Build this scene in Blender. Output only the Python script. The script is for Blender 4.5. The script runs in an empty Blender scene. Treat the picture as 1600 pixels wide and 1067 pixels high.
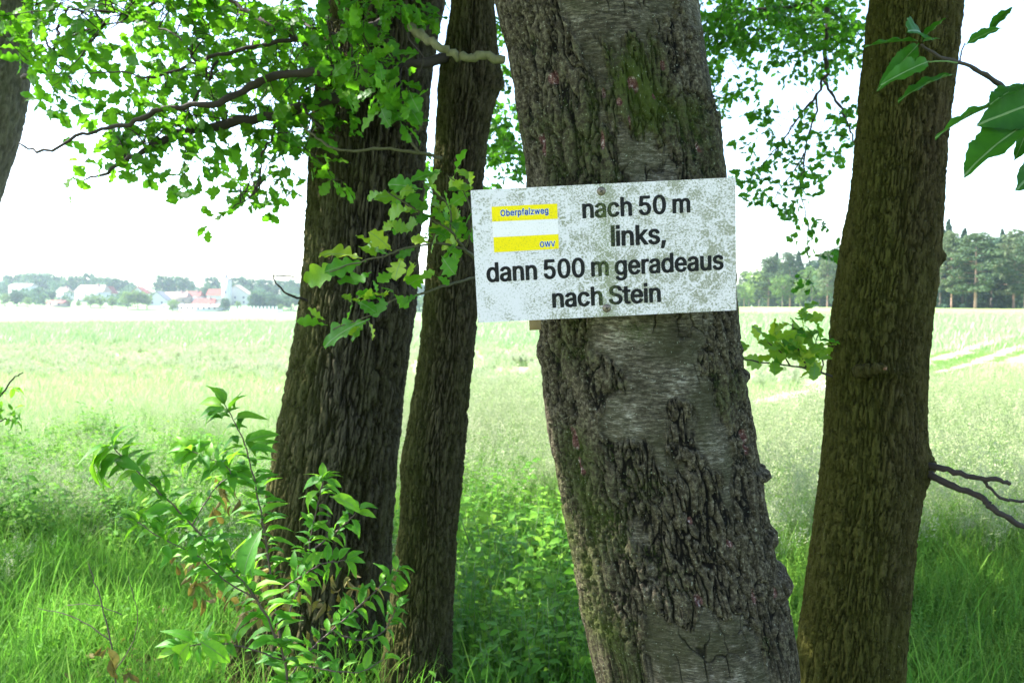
import bpy, math, random, json
import numpy as np
from mathutils import Matrix, Vector
from mathutils.geometry import tessellate_polygon

rng = np.random.default_rng(7)
random.seed(7)
scene = bpy.context.scene

# ------------------------------------------------------------------ camera
FPX = 1244.4
PITCH = math.atan(63.5 / FPX)
EYE = 1.6
cam_d = bpy.data.cameras.new("camera")
cam = bpy.data.objects.new("camera", cam_d)
scene.collection.objects.link(cam)
cam.location = (0, 0, EYE)
cam.rotation_euler = (math.pi / 2 - PITCH, 0, 0)
cam_d.sensor_width = 36
cam_d.lens = FPX / 1600 * 36
cam_d.clip_start = 0.05
cam_d.clip_end = 6000
cam_d.dof.use_dof = True
cam_d.dof.focus_distance = 1.35
cam_d.dof.aperture_fstop = 9.0
scene.camera = cam

# ------------------------------------------------------------------ sky, sun, exposure
SUN_EL, SUN_AZ = math.radians(50), math.radians(-80)
world = bpy.data.worlds.new("World")
scene.world = world
world.use_nodes = True
wn = world.node_tree
bg = wn.nodes["Background"]
sky = wn.nodes.new("ShaderNodeTexSky")
sky.sky_type = 'NISHITA'
sky.sun_disc = False
sky.sun_elevation = SUN_EL
sky.sun_rotation = SUN_AZ
sky.air_density = 1.0
sky.dust_density = 1.5
sky.ozone_density = 1.0
wn.links.new(sky.outputs[0], bg.inputs[0])
bg.inputs[1].default_value = 0.15
sun_d = bpy.data.lights.new("sun", 'SUN')
sun_d.energy = 5.0
sun_d.angle = math.radians(0.6)
sun_d.color = (1.0, 0.975, 0.93)
sun = bpy.data.objects.new("sun", sun_d)
scene.collection.objects.link(sun)
SUNV = Vector((math.cos(SUN_EL) * math.sin(SUN_AZ), math.cos(SUN_EL) * math.cos(SUN_AZ), math.sin(SUN_EL)))
sun.rotation_euler = SUNV.to_track_quat('Z', 'Y').to_euler()
scene.view_settings.view_transform = 'Standard'
scene.view_settings.look = 'None'
scene.view_settings.exposure = 2.25
scene.view_settings.gamma = 1
scene.view_settings.use_curve_mapping = False
scene.render.engine = 'CYCLES'
cy = scene.cycles
cy.use_denoising = True
cy.max_bounces = 6
cy.diffuse_bounces = 3
cy.transmission_bounces = 4
cy.transparent_max_bounces = 4
cy.glossy_bounces = 2
cy.volume_bounces = 1
cy.sample_clamp_indirect = 6

# ------------------------------------------------------------------ projection helper: pixel + world distance Y -> point
def P(px, py, Y):
    a = (px - 800) / FPX
    b = (533.5 - py) / FPX
    d = np.array([a, math.cos(PITCH) + b * math.sin(PITCH), -math.sin(PITCH) + b * math.cos(PITCH)])
    return np.array([0, 0, EYE]) + d * (Y / d[1])

# ------------------------------------------------------------------ noise
def _h(ix, iy, iz, seed):
    n = (ix.astype(np.int64) * 374761393 + iy.astype(np.int64) * 668265263 + iz.astype(np.int64) * 2147483647 + seed * 974634777) & 0xffffffff
    n = ((n ^ (n >> 13)) * 1274126177) & 0xffffffff
    n = ((n ^ (n >> 16)) * 2246822519) & 0xffffffff
    return ((n ^ (n >> 15)) & 0xffffff) / float(0xffffff)

def vnoise(x, y, z, seed=0):
    ix, iy, iz = np.floor(x), np.floor(y), np.floor(z)
    fx, fy, fz = x - ix, y - iy, z - iz
    fx, fy, fz = [f * f * (3 - 2 * f) for f in (fx, fy, fz)]
    r = 0
    for dx in (0, 1):
        for dy in (0, 1):
            for dz in (0, 1):
                w = (fx if dx else 1 - fx) * (fy if dy else 1 - fy) * (fz if dz else 1 - fz)
                r = r + w * _h(ix + dx, iy + dy, iz + dz, seed)
    return r * 2 - 1

def fbm(x, y, z, octv=4, seed=0, gain=0.5):
    a, s, t = 1.0, 0, 0
    for o in range(octv):
        s = s + a * vnoise(x, y, z, seed + o * 17)
        t += a
        a *= gain
        x, y, z = x * 2.03 + 3.1, y * 2.03 + 1.7, z * 2.03 + 5.3
    return s / t

def voronoi(u, v, nper, seed=0):
    """F1, F2 and cell value of a cell pattern; u is periodic with nper cells."""
    iu, iv = np.floor(u), np.floor(v)
    f1 = np.full(u.shape, 9.0)
    f2 = np.full(u.shape, 9.0)
    cid = np.zeros(u.shape)
    for du in (-1, 0, 1):
        for dv in (-1, 0, 1):
            cu, cv = iu + du, iv + dv
            w = np.mod(cu, nper)
            jx = _h(w, cv, w * 0, seed)
            jy = _h(w, cv, w * 0 + 1, seed)
            d = np.hypot(cu + 0.1 + 0.8 * jx - u, cv + 0.1 + 0.8 * jy - v)
            near = d < f1
            f2 = np.where(near, f1, np.minimum(f2, d))
            cid = np.where(near, _h(w, cv, w * 0 + 2, seed), cid)
            f1 = np.where(near, d, f1)
    return f1, f2, cid

def sst(a, b, x):
    t = np.clip((x - a) / (b - a), 0, 1)
    return t * t * (3 - 2 * t)

# ------------------------------------------------------------------ mesh helpers
def make_mesh(name, verts, faces, mat=None, attrs=None, smooth=True, midx=None):
    verts = np.asarray(verts, dtype=np.float32).reshape(-1, 3)
    me = bpy.data.meshes.new(name)
    if isinstance(faces, np.ndarray):
        k = faces.shape[1]
        nf = len(faces)
        me.vertices.add(len(verts))
        me.vertices.foreach_set("co", verts.ravel())
        me.loops.add(nf * k)
        me.loops.foreach_set("vertex_index", faces.astype(np.int32).ravel())
        me.polygons.add(nf)
        me.polygons.foreach_set("loop_start", np.arange(0, nf * k, k, dtype=np.int32))
        me.update(calc_edges=True)
    else:
        me.from_pydata([tuple(map(float, v)) for v in verts], [], faces)
        me.update()
    if smooth:
        me.polygons.foreach_set("use_smooth", np.ones(len(me.polygons), dtype=bool))
    if mat is not None:
        for m in (mat if isinstance(mat, (list, tuple)) else [mat]):
            me.materials.append(m)
    if midx is not None:
        me.polygons.foreach_set("material_index", np.asarray(midx, dtype=np.int32))
    if attrs:
        for k, v in attrs.items():
            v = np.asarray(v, dtype=np.float32)
            if v.ndim == 2:
                at = me.attributes.new(k, 'FLOAT_VECTOR', 'POINT')
                at.data.foreach_set("vector", v.ravel())
            else:
                at = me.attributes.new(k, 'FLOAT', 'POINT')
                at.data.foreach_set("value", v)
    return me

def link(name, me, parent=None, **props):
    o = bpy.data.objects.new(name, me)
    scene.collection.objects.link(o)
    if parent is not None:
        o.parent = parent
        if parent.parent is None or True:
            o.matrix_parent_inverse = parent_inv(parent)
    for k, v in props.items():
        o[k] = v
    return o

_inv = {}
def parent_inv(p):
    return _inv.get(p.name, Matrix.Identity(4))

def empty(name, loc, label, cat, group=None):
    e = bpy.data.objects.new(name, None)
    scene.collection.objects.link(e)
    e.location = loc
    e.empty_display_size = 0.1
    _inv[e.name] = Matrix.Translation(Vector(loc)).inverted()
    e["label"] = label
    e["category"] = cat
    if group:
        e["group"] = group
    return e

def copy_tree(root, loc, rotz, scl, label, group):
    r = root.copy()
    scene.collection.objects.link(r)
    r.location = loc
    r.rotation_euler = (0, 0, rotz)
    r.scale = scl
    r["label"] = label
    if group:
        r["group"] = group
    for ch in list(root.children):
        c = ch.copy()
        scene.collection.objects.link(c)
        c.parent = r
    return r

class Geo:
    """collects verts / quads of several pieces for one mesh"""
    def __init__(s):
        s.v, s.f, s.n, s.m = [], [], 0, []
    def add(s, v, f, m=0):
        v = np.asarray(v, dtype=np.float32).reshape(-1, 3)
        f = np.asarray(f, dtype=np.int64)
        if f.shape[1] == 3:
            f = np.c_[f, f[:, 2]]
        s.v.append(v)
        s.f.append(f + s.n)
        s.m.append(np.full(len(f), m))
        s.n += len(v)
    def mesh(s, name, mat, smooth=True):
        V = np.concatenate(s.v)
        F = np.concatenate(s.f)
        M = np.concatenate(s.m)
        tri = F[:, 2] == F[:, 3]
        if tri.any():
            faces = [tuple(int(i) for i in (f[:3] if t else f)) for f, t in zip(F, tri)]
            return make_mesh(name, V, faces, mat, smooth=smooth, midx=M)
        return make_mesh(name, V, F, mat, smooth=smooth, midx=M)

def catmull(pts, sub=4):
    p = np.asarray(pts, dtype=float)
    if len(p) < 3:
        t = np.linspace(0, 1, sub + 1)[:, None]
        return p[0] * (1 - t) + p[-1] * t
    q = np.vstack([2 * p[0] - p[1], p, 2 * p[-1] - p[-2]])
    out = []
    for i in range(1, len(q) - 2):
        for k in range(sub):
            t = k / sub
            a, b, c, d = q[i - 1], q[i], q[i + 1], q[i + 2]
            out.append(0.5 * ((2 * b) + (c - a) * t + (2 * a - 5 * b + 4 * c - d) * t * t + (3 * b - a - 3 * c + d) * t ** 3))
    out.append(p[-1])
    return np.array(out)

def tube(pts, r0, r1, sides=6, sub=4, jit=0.0, seed=0):
    c = catmull(pts, sub)
    n = len(c)
    if jit:
        R = np.random.default_rng(seed)
        j = R.normal(0, jit, (n, 3))
        j[0] = j[-1] = 0
        c = c + j
    tg = np.gradient(c, axis=0)
    tg /= np.linalg.norm(tg, axis=1)[:, None] + 1e-9
    ref = np.array([0.13, 0.21, 0.97])
    if abs(tg.mean(0)[2]) > 0.8 * np.linalg.norm(tg.mean(0)):
        ref = np.array([0.97, 0.2, 0.1])
    s = np.cross(tg, ref)
    s /= np.linalg.norm(s, axis=1)[:, None] + 1e-9
    u = np.cross(s, tg)
    rad = np.linspace(r0, r1, n)
    if jit:
        rad = rad * (1 + R.uniform(-.16, .16, n))
    a = np.linspace(0, 2 * np.pi, sides, endpoint=False)
    V = c[:, None, :] + rad[:, None, None] * (np.cos(a)[None, :, None] * s[:, None, :] + np.sin(a)[None, :, None] * u[:, None, :])
    V = V.reshape(-1, 3)
    F = []
    for i in range(n - 1):
        for k in range(sides):
            k2 = (k + 1) % sides
            F.append((i * sides + k, i * sides + k2, (i + 1) * sides + k2, (i + 1) * sides + k))
    b = len(V)
    V = np.vstack([V, c[0], c[-1]])
    for k in range(sides):
        k2 = (k + 1) % sides
        F.append((b, k2, k, k))
        F.append((b + 1, (n - 1) * sides + k, (n - 1) * sides + k2, (n - 1) * sides + k2))
    return V, np.array(F)

def box(x0, x1, y0, y1, z0, z1):
    V = [(x, y, z) for z in (z0, z1) for y in (y0, y1) for x in (x0, x1)]
    F = [(0, 2, 3, 1), (4, 5, 7, 6), (0, 1, 5, 4), (2, 6, 7, 3), (0, 4, 6, 2), (1, 3, 7, 5)]
    return np.array(V, dtype=float), np.array(F)

def px_tube(pl, w0, w1, sides=7, sub=4, jit=0.0, seed=0):
    """pl: (px, py, Y) points; widths in photo pixels at the point's own distance"""
    pts = [P(*p) for p in pl]
    return tube(pts, w0 / 2 * pl[0][2] / FPX, w1 / 2 * pl[-1][2] / FPX, sides, sub, jit, seed)

# ------------------------------------------------------------------ leaf geometry
def prof(kind, N):
    t = np.linspace(0, 1, N + 1)
    if kind == 'oak':
        env = np.sin(np.pi * np.clip(t, 0, 1) ** 1.5) ** 0.7
        w = env * (0.48 + 0.52 * np.abs(np.sin(np.pi * (3.6 * t + .25))) ** .7)
        w[0] = 0.03
        w[-1] = 0.10
        w[1] *= 0.4
    elif kind == 'ell':
        w = np.sin(np.pi * t ** 0.85) ** 0.9
        w[0] = 0.03
        w[-1] = 0.0
    elif kind == 'ser':
        w = np.sin(np.pi * t ** 0.8) ** 0.8
        w = w * (1 + 0.10 * (np.arange(N + 1) % 2))
        w[0] = 0.04
        w[-1] = 0.0
    else:
        w = (1 - t) ** 0.6
    return w

def leaf_batch(B, D, Nn, L, W, kind='ell', N=7, bend=0.25, fold=0.2, rngl=None):
    """M leaves; returns verts and quads"""
    B, D, Nn = [np.atleast_2d(np.asarray(a, dtype=float)) for a in (B, D, Nn)]
    M = len(B)
    D = D / (np.linalg.norm(D, axis=1)[:, None] + 1e-9)
    S = np.cross(D, Nn)
    S /= np.linalg.norm(S, axis=1)[:, None] + 1e-9
    Nn = np.cross(S, D)
    L = np.broadcast_to(np.asarray(L, dtype=float), (M,))
    W = np.broadcast_to(np.asarray(W, dtype=float), (M,))
    bend = np.broadcast_to(np.asarray(bend, dtype=float), (M,))
    t = np.linspace(0, 1, N + 1)
    w = prof(kind, N)
    mid = B[:, None] + D[:, None] * (L[:, None] * (t - 0.25 * np.abs(bend)[:, None] * t ** 2))[..., None] - Nn[:, None] * ((L * bend)[:, None] * t ** 2)[..., None]
    wl, wr = w.copy(), w.copy()
    if kind == 'oak':
        wr = np.interp(np.clip(t + 0.04, 0, 1), t, w)
        wr[0], wr[-1] = w[0], w[-1]
    el = mid + S[:, None] * (W[:, None] * wl * 0.5)[..., None] + Nn[:, None] * (W[:, None] * wl * fold * 0.5)[..., None]
    er = mid - S[:, None] * (W[:, None] * wr * 0.5)[..., None] + Nn[:, None] * (W[:, None] * wr * fold * 0.5)[..., None]
    if kind in ('oak', 'ell', 'ser'):
        wav = (W[:, None] * 0.06 * np.sin(2 * np.pi * (3.3 * t[None, :] + (L[:, None] * 977) % 1)))[..., None]
        el = el + Nn[:, None] * wav
        er = er - Nn[:, None] * wav
    V = np.stack([el, mid, er], axis=2)
    base = (np.arange(M) * (N + 1) * 3)[:, None, None]
    i = np.arange(N)[None, :, None] * 3
    q1 = np.concatenate([base + i + 0, base + i + 3, base + i + 4, base + i + 1], axis=2)
    q2 = np.concatenate([base + i + 1, base + i + 4, base + i + 5, base + i + 2], axis=2)
    F = np.concatenate([q1, q2], axis=1).reshape(-1, 4)
    return V.reshape(-1, 3), F

def unit(v):
    v = np.asarray(v, dtype=float)
    return v / (np.linalg.norm(v, axis=-1, keepdims=True) + 1e-9)

def leaf_mesh(name, kind, mat, aspect, N, bend, fold, petiole=0.0, twist=0.0):
    g = Geo()
    v, f = leaf_batch([0, petiole, 0], [0, 1, 0], [0, 0, 1], 1.0, aspect, kind, N, bend, fold)
    if twist:
        a = v[:, 1] * twist
        x, z = v[:, 0].copy(), v[:, 2].copy()
        v[:, 0] = x * np.cos(a) - z * np.sin(a)
        v[:, 2] = x * np.sin(a) + z * np.cos(a)
    g.add(v, f)
    if petiole:
        w = 0.018
        g.add([(-w, 0, 0), (w, 0, 0), (w, petiole + .04, 0), (-w, petiole + .04, 0)], [(0, 1, 2, 3)])
    # raised midrib
    t = np.linspace(0, 1, 6)
    m = np.stack([t * 0, petiole + t - .25 * abs(bend) * t * t, -bend * t * t], 1)
    if not twist:
        vr = np.concatenate([m + [-.012, 0, .002], m + [0, 0, .014], m + [.012, 0, .002]])
        fr = []
        for i in range(5):
            fr += [(i, i + 1, i + 7, i + 6), (i + 6, i + 7, i + 13, i + 12)]
        g.add(vr, fr, 1 if isinstance(mat, list) else 0)
    return g.mesh(name, mat)

def put_leaf(me, base, d, n, size, parent, name="leaf"):
    d = Vector(unit(d))
    n = Vector(unit(n))
    s = d.cross(n)
    if s.length < 1e-3:
        s = d.orthogonal()
    s.normalize()
    n = s.cross(d)
    M = Matrix((( s.x, d.x, n.x, base[0]), (s.y, d.y, n.y, base[1]), (s.z, d.z, n.z, base[2]), (0, 0, 0, 1)))
    o = link(name, me, parent)
    o.matrix_world = M @ Matrix.Scale(size, 4)
    # matrix_world set before evaluation: write the basis directly (parent inverse cancels the parent's offset)
    o.matrix_basis = M @ Matrix.Scale(size, 4)
    return o

# ------------------------------------------------------------------ materials
def new_mat(name):
    m = bpy.data.materials.new(name)
    m.use_nodes = True
    nt = m.node_tree
    return m, nt, nt.nodes["Principled BSDF"], nt.nodes["Material Output"]

def N_(nt, t, **kw):
    n = nt.nodes.new(t)
    for k, v in kw.items():
        setattr(n, k, v)
    return n

def ramp(nt, fac, stops):
    r = N_(nt, "ShaderNodeValToRGB")
    e = r.color_ramp.elements
    while len(e) < len(stops):
        e.new(0.5)
    for el, (p, c) in zip(e, stops):
        el.position = p
        el.color = (*c, 1)
    nt.links.new(fac, r.inputs[0])
    return r.outputs[0]

def mixc(nt, fac, a, b):
    m = N_(nt, "ShaderNodeMix", data_type='RGBA')
    L = nt.links.new
    if isinstance(fac, (int, float)):
        m.inputs[0].default_value = fac
    else:
        L(fac, m.inputs[0])
    for v, i in ((a, 6), (b, 7)):
        if isinstance(v, tuple):
            m.inputs[i].default_value = (*v, 1)
        else:
            L(v, m.inputs[i])
    return m.outputs[2]

def noise(nt, scale, detail=3, coord='Object', stretch=(1, 1, 1), rough=0.55):
    tc = N_(nt, "ShaderNodeTexCoord")
    mp = N_(nt, "ShaderNodeMapping")
    mp.inputs["Scale"].default_value = stretch
    nt.links.new(tc.outputs[coord], mp.inputs[0])
    n = N_(nt, "ShaderNodeTexNoise")
    n.inputs["Scale"].default_value = scale
    n.inputs["Detail"].default_value = detail
    n.inputs["Roughness"].default_value = rough
    nt.links.new(mp.outputs[0], n.inputs["Vector"])
    return n.outputs[0]

def maprange(nt, v, a, b, c=0.0, d=1.0):
    m = N_(nt, "ShaderNodeMapRange")
    for i, x in zip((1, 2, 3, 4), (a, b, c, d)):
        m.inputs[i].default_value = x
    nt.links.new(v, m.inputs[0])
    return m.outputs[0]

def math_(nt, op, a, b):
    m = N_(nt, "ShaderNodeMath", operation=op)
    for i, v in enumerate((a, b)):
        if isinstance(v, (int, float)):
            m.inputs[i].default_value = v
        else:
            nt.links.new(v, m.inputs[i])
    return m.outputs[0]

def attr(nt, name):
    a = N_(nt, "ShaderNodeAttribute", attribute_name=name)
    return a.outputs["Fac"]

def bump(nt, bsdf, h, strength, dist):
    b = N_(nt, "ShaderNodeBump")
    b.inputs["Strength"].default_value = strength
    b.inputs["Distance"].default_value = dist
    nt.links.new(h, b.inputs["Height"])
    nt.links.new(b.outputs[0], bsdf.inputs["Normal"])

def leaf_material(name, cols, trans=0.45, tcol=(0.30, 0.42, 0.05), rough=0.45, nscale=6.0, spec=0.4, coord='Object'):
    m, nt, b, out = new_mat(name)
    oi = N_(nt, "ShaderNodeObjectInfo")
    nz = noise(nt, nscale, 2, coord)
    f = math_(nt, 'ADD', math_(nt, 'MULTIPLY', oi.outputs["Random"], 0.6), math_(nt, 'MULTIPLY', nz, 0.5))
    c = ramp(nt, f, [(0.15 + 0.7 * i / (len(cols) - 1), cc) for i, cc in enumerate(cols)])
    nt.links.new(c, b.inputs["Base Color"])
    b.inputs["Roughness"].default_value = rough
    b.inputs["Specular IOR Level"].default_value = spec
    tr = N_(nt, "ShaderNodeBsdfTranslucent")
    tc = mixc(nt, 0.6, c, tcol)
    nt.links.new(tc, tr.inputs[0])
    ms = N_(nt, "ShaderNodeMixShader")
    ms.inputs[0].default_value = trans
    nt.links.new(b.outputs[0], ms.inputs[1])
    nt.links.new(tr.outputs[0], ms.inputs[2])
    nt.links.new(ms.outputs[0], out.inputs[0])
    return m

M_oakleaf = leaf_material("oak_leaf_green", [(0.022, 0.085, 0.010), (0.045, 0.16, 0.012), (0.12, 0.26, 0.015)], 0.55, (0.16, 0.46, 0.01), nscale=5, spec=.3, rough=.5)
M_oakshade = leaf_material("oak_leaf_shaded", [(0.014, 0.06, 0.007), (0.03, 0.11, 0.010), (0.07, 0.19, 0.012)], 0.5, (0.09, 0.30, 0.01), nscale=5, spec=.2)  # darker copy of the oak leaf, shade put into the colour
M_oaklit = leaf_material("oak_leaf_lit", [(0.05, 0.16, 0.015), (0.13, 0.28, 0.018), (0.28, 0.38, 0.03)], 0.5, (0.36, 0.52, 0.02), nscale=20)  # brighter yellow-green copy of the oak leaf, sunlit look put into the colour
M_sapleaf = leaf_material("sapling_leaf", [(0.03, 0.12, 0.012), (0.07, 0.24, 0.02), (0.20, 0.40, 0.03)], 0.48, (0.24, 0.56, 0.02), rough=0.5, nscale=9, spec=0.25)
M_rib = leaf_material("leaf_rib", [(0.10, 0.18, 0.05), (0.16, 0.25, 0.07)], 0.2)
M_withered = leaf_material("withered_leaf", [(0.055, 0.042, 0.012), (0.12, 0.095, 0.022), (0.22, 0.19, 0.05)], 0.3, (0.22, 0.18, 0.03), rough=0.7, nscale=9)
M_serleaf = leaf_material("serrate_leaf", [(0.010, 0.050, 0.006), (0.022, 0.085, 0.009), (0.045, 0.14, 0.012)], 0.4, (0.07, 0.27, 0.01), nscale=14, spec=.12)  # darkened base colour stands in for the shade on this branch
M_grass = leaf_material("grass_blade", [(0.05, 0.14, 0.018), (0.11, 0.25, 0.026), (0.22, 0.36, 0.05)], 0.45, (0.15, 0.42, 0.04), nscale=2, rough=.65, spec=.15)
M_herb = leaf_material("herb_leaf", [(0.045, 0.14, 0.015), (0.09, 0.23, 0.022), (0.18, 0.34, 0.03)], 0.4, (0.17, 0.44, 0.03), nscale=3, rough=.65, spec=.15)
M_herbb = leaf_material("bright_herb", [(0.06, 0.16, 0.02), (0.11, 0.24, 0.025), (0.18, 0.31, 0.04)], 0.4, (0.24, 0.42, 0.03), nscale=3, rough=.65, spec=.15)
M_tall = leaf_material("tall_grass", [(0.07, 0.17, 0.035), (0.13, 0.25, 0.06), (0.20, 0.32, 0.09)], 0.35, (0.22, 0.36, 0.08), nscale=2, rough=.65, spec=.15)
M_seed = leaf_material("seed_head", [(0.18, 0.25, 0.09), (0.25, 0.31, 0.13), (0.38, 0.40, 0.24)], 0.3, (0.5, 0.5, 0.35), rough=0.8, nscale=2)
M_straw = leaf_material("straw_head", [(0.32, 0.40, 0.22), (0.38, 0.44, 0.28), (0.46, 0.48, 0.34)], 0.45, (0.3, 0.36, 0.18), rough=.8, nscale=2)
M_meadow = leaf_material("meadow_blade", [(0.20, 0.32, 0.11), (0.27, 0.39, 0.15), (0.36, 0.46, 0.22)], 0.4, (0.36, 0.48, 0.18), nscale=1)

def bark_mat(name, plate, furrow, algae, lichen, fine=(160, 160, 40)):
    m, nt, b, out = new_mat(name)
    h = attr(nt, "h")
    mo = attr(nt, "moss")
    n1 = noise(nt, 60, 4, stretch=(1, 1, .35))
    n2 = noise(nt, 7, 3, stretch=(1, 1, .5))
    n3 = noise(nt, 220, 3)
    c = mixc(nt, h, furrow, plate)  # near-black furrow colour paints extra shade into the relief
    c = mixc(nt, math_(nt, 'MULTIPLY', maprange(nt, n1, .35, .7), .55), c, tuple(x * 1.55 for x in plate))
    am = math_(nt, 'MULTIPLY', maprange(nt, math_(nt, 'ADD', mo, math_(nt, 'MULTIPLY', n2, .8)), .55, 1.15), .85)
    c = mixc(nt, am, c, algae)
    n4 = noise(nt, 120, 5, stretch=(1, 1, .22), rough=.8)
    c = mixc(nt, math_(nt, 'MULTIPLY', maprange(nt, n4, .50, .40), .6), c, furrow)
    c = mixc(nt, math_(nt, 'MULTIPLY', math_(nt, 'MULTIPLY', maprange(nt, n4, .57, .70), h), .42), c, tuple(x * 2.6 for x in plate))  # lighter flecks on the plates paint in lit ridge edges
    sp = maprange(nt, n3, .69, .74)
    c = mixc(nt, math_(nt, 'MULTIPLY', sp, .6), c, lichen)
    nt.links.new(c, b.inputs["Base Color"])
    b.inputs["Roughness"].default_value = 0.95
    b.inputs["Specular IOR Level"].default_value = 0.05
    bump(nt, b, math_(nt, 'ADD', n1, math_(nt, 'MULTIPLY', n3, .5)), 1.0, 0.006)
    return m

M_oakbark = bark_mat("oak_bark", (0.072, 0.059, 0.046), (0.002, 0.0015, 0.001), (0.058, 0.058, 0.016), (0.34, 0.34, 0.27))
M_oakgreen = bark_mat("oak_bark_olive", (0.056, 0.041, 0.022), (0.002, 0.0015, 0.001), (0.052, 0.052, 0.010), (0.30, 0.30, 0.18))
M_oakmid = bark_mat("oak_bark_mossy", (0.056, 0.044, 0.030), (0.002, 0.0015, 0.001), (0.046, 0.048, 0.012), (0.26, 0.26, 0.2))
M_farbark = bark_mat("far_bark", (0.14, 0.115, 0.11), (0.06, 0.05, 0.05), (0.13, 0.13, 0.10), (0.3, 0.3, 0.3))

def birch_mat():
    m, nt, b, out = new_mat("birch_bark")
    rough, crack, moss, pink = [attr(nt, k) for k in ("rough", "crack", "moss", "pink")]
    st = math_(nt, 'ADD', math_(nt, 'MULTIPLY', noise(nt, 55, 6, stretch=(1.0, 1.0, 4.5), rough=.8), .62), math_(nt, 'MULTIPLY', noise(nt, 14, 5, stretch=(1, 1, .8), rough=.75), .38))
    st2 = noise(nt, 75, 4, stretch=(.8, .8, 5), rough=.7)
    gr = noise(nt, 130, 4, rough=.75)
    blot = noise(nt, 12, 4)
    smooth = ramp(nt, st, [(.38, (0.016, 0.012, 0.008)), (.46, (0.060, 0.049, 0.033)), (.54, (0.14, 0.118, 0.088)), (.63, (0.40, 0.36, 0.30))])
    smooth = mixc(nt, math_(nt, 'MULTIPLY', maprange(nt, st2, .52, .60), .8), smooth, (0.032, 0.030, 0.022))
    smooth = mixc(nt, math_(nt, 'MULTIPLY', maprange(nt, blot, .42, .60), .6), smooth, (0.045, 0.044, 0.020))
    plate = ramp(nt, gr, [(.36, (0.018, 0.013, 0.008)), (.5, (0.060, 0.048, 0.030)), (.63, (0.18, 0.15, 0.105))])
    c = mixc(nt, math_(nt, 'MULTIPLY', rough, .85), smooth, plate)
    c = mixc(nt, crack, c, (0.005, 0.004, 0.003))
    mm = maprange(nt, math_(nt, 'ADD', moss, math_(nt, 'MULTIPLY', gr, .9)), .85, 1.15)
    c = mixc(nt, math_(nt, 'MULTIPLY', mm, .85), c, (0.042, 0.060, 0.008))
    pk = ramp(nt, gr, [(.40, (0.07, 0.025, 0.022)), (.54, (0.16, 0.08, 0.07)), (.63, (0.50, 0.40, 0.38))])
    c = mixc(nt, maprange(nt, pink, .35, .55), c, pk)
    lich = math_(nt, 'MULTIPLY', maprange(nt, noise(nt, 260, 2), .68, .74), .55)
    c = mixc(nt, lich, c, (0.40, 0.42, 0.35))
    nt.links.new(c, b.inputs["Base Color"])
    b.inputs["Roughness"].default_value = 0.85
    b.inputs["Specular IOR Level"].default_value = 0.10
    hh = math_(nt, 'ADD', math_(nt, 'MULTIPLY', st, .9), math_(nt, 'ADD', math_(nt, 'MULTIPLY', gr, .7), math_(nt, 'MULTIPLY', st2, -.5)))
    bump(nt, b, hh, 1.0, 0.007)
    return m
M_birch = birch_mat()

def simple(name, col, rough=0.8, n=0.15, scale=8, metallic=0.0, spec=0.3):
    m, nt, b, out = new_mat(name)
    nz = noise(nt, scale, 4)
    c = mixc(nt, nz, tuple(x * (1 - n) for x in col), tuple(min(1, x * (1 + n)) for x in col))
    nt.links.new(c, b.inputs["Base Color"])
    b.inputs["Roughness"].default_value = rough
    b.inputs["Metallic"].default_value = metallic
    b.inputs["Specular IOR Level"].default_value = spec
    return m

M_twig = simple("twig_bark", (0.035, 0.026, 0.02), .85, .4, 60)
M_mosstwig = simple("mossy_twig_bark", (0.075, 0.07, 0.035), .85, .5, 90)
M_lichenbranch = simple("lichened_branch", (0.14, 0.13, 0.07), .85, .6, 60)
M_green_stem = simple("green_stem", (0.10, 0.17, 0.05), .6, .2, 20)
M_red_stem = simple("sapling_stem_bark", (0.10, 0.065, 0.055), .6, .3, 40)
M_knot = simple("knot_bark", (0.048, 0.035, 0.014), .95, .5, 70, spec=.05)
M_cutwood = simple("cut_wood", (0.16, 0.075, 0.04), .7, .3, 60)
M_backboard = simple("weathered_board", (0.19, 0.13, 0.07), .8, .4, 60)

# ------------------------------------------------------------------ terrain
def terrain(x, y):
    x, y = np.asarray(x, dtype=float), np.asarray(y, dtype=float)
    d = np.hypot(x, y)
    lz = np.interp(d, [0, 20, 60, 100, 300, 430, 470, 560, 700, 1000, 4000], [0, -.05, -.35, -.9, -3.7, -5.4, -4.8, 1.0, 6, 8, 8])
    rz = np.interp(d, [0, 20, 60, 100, 150, 280, 600, 4000], [0, 0, .05, .2, .35, -.5, -3, -3])
    t = sst(0.05, 0.24, np.where(y > 1, x / np.maximum(y, 1), np.sign(x)))
    z = lz * (1 - t) + rz * t
    z = z + 0.035 * vnoise(x * .9, y * .9, x * 0, 5) * sst(60, 2, d) + .12 * vnoise(x * .05, y * .05, x * 0, 9) * sst(5, 30, d) * sst(400, 60, d)
    return z

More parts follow.
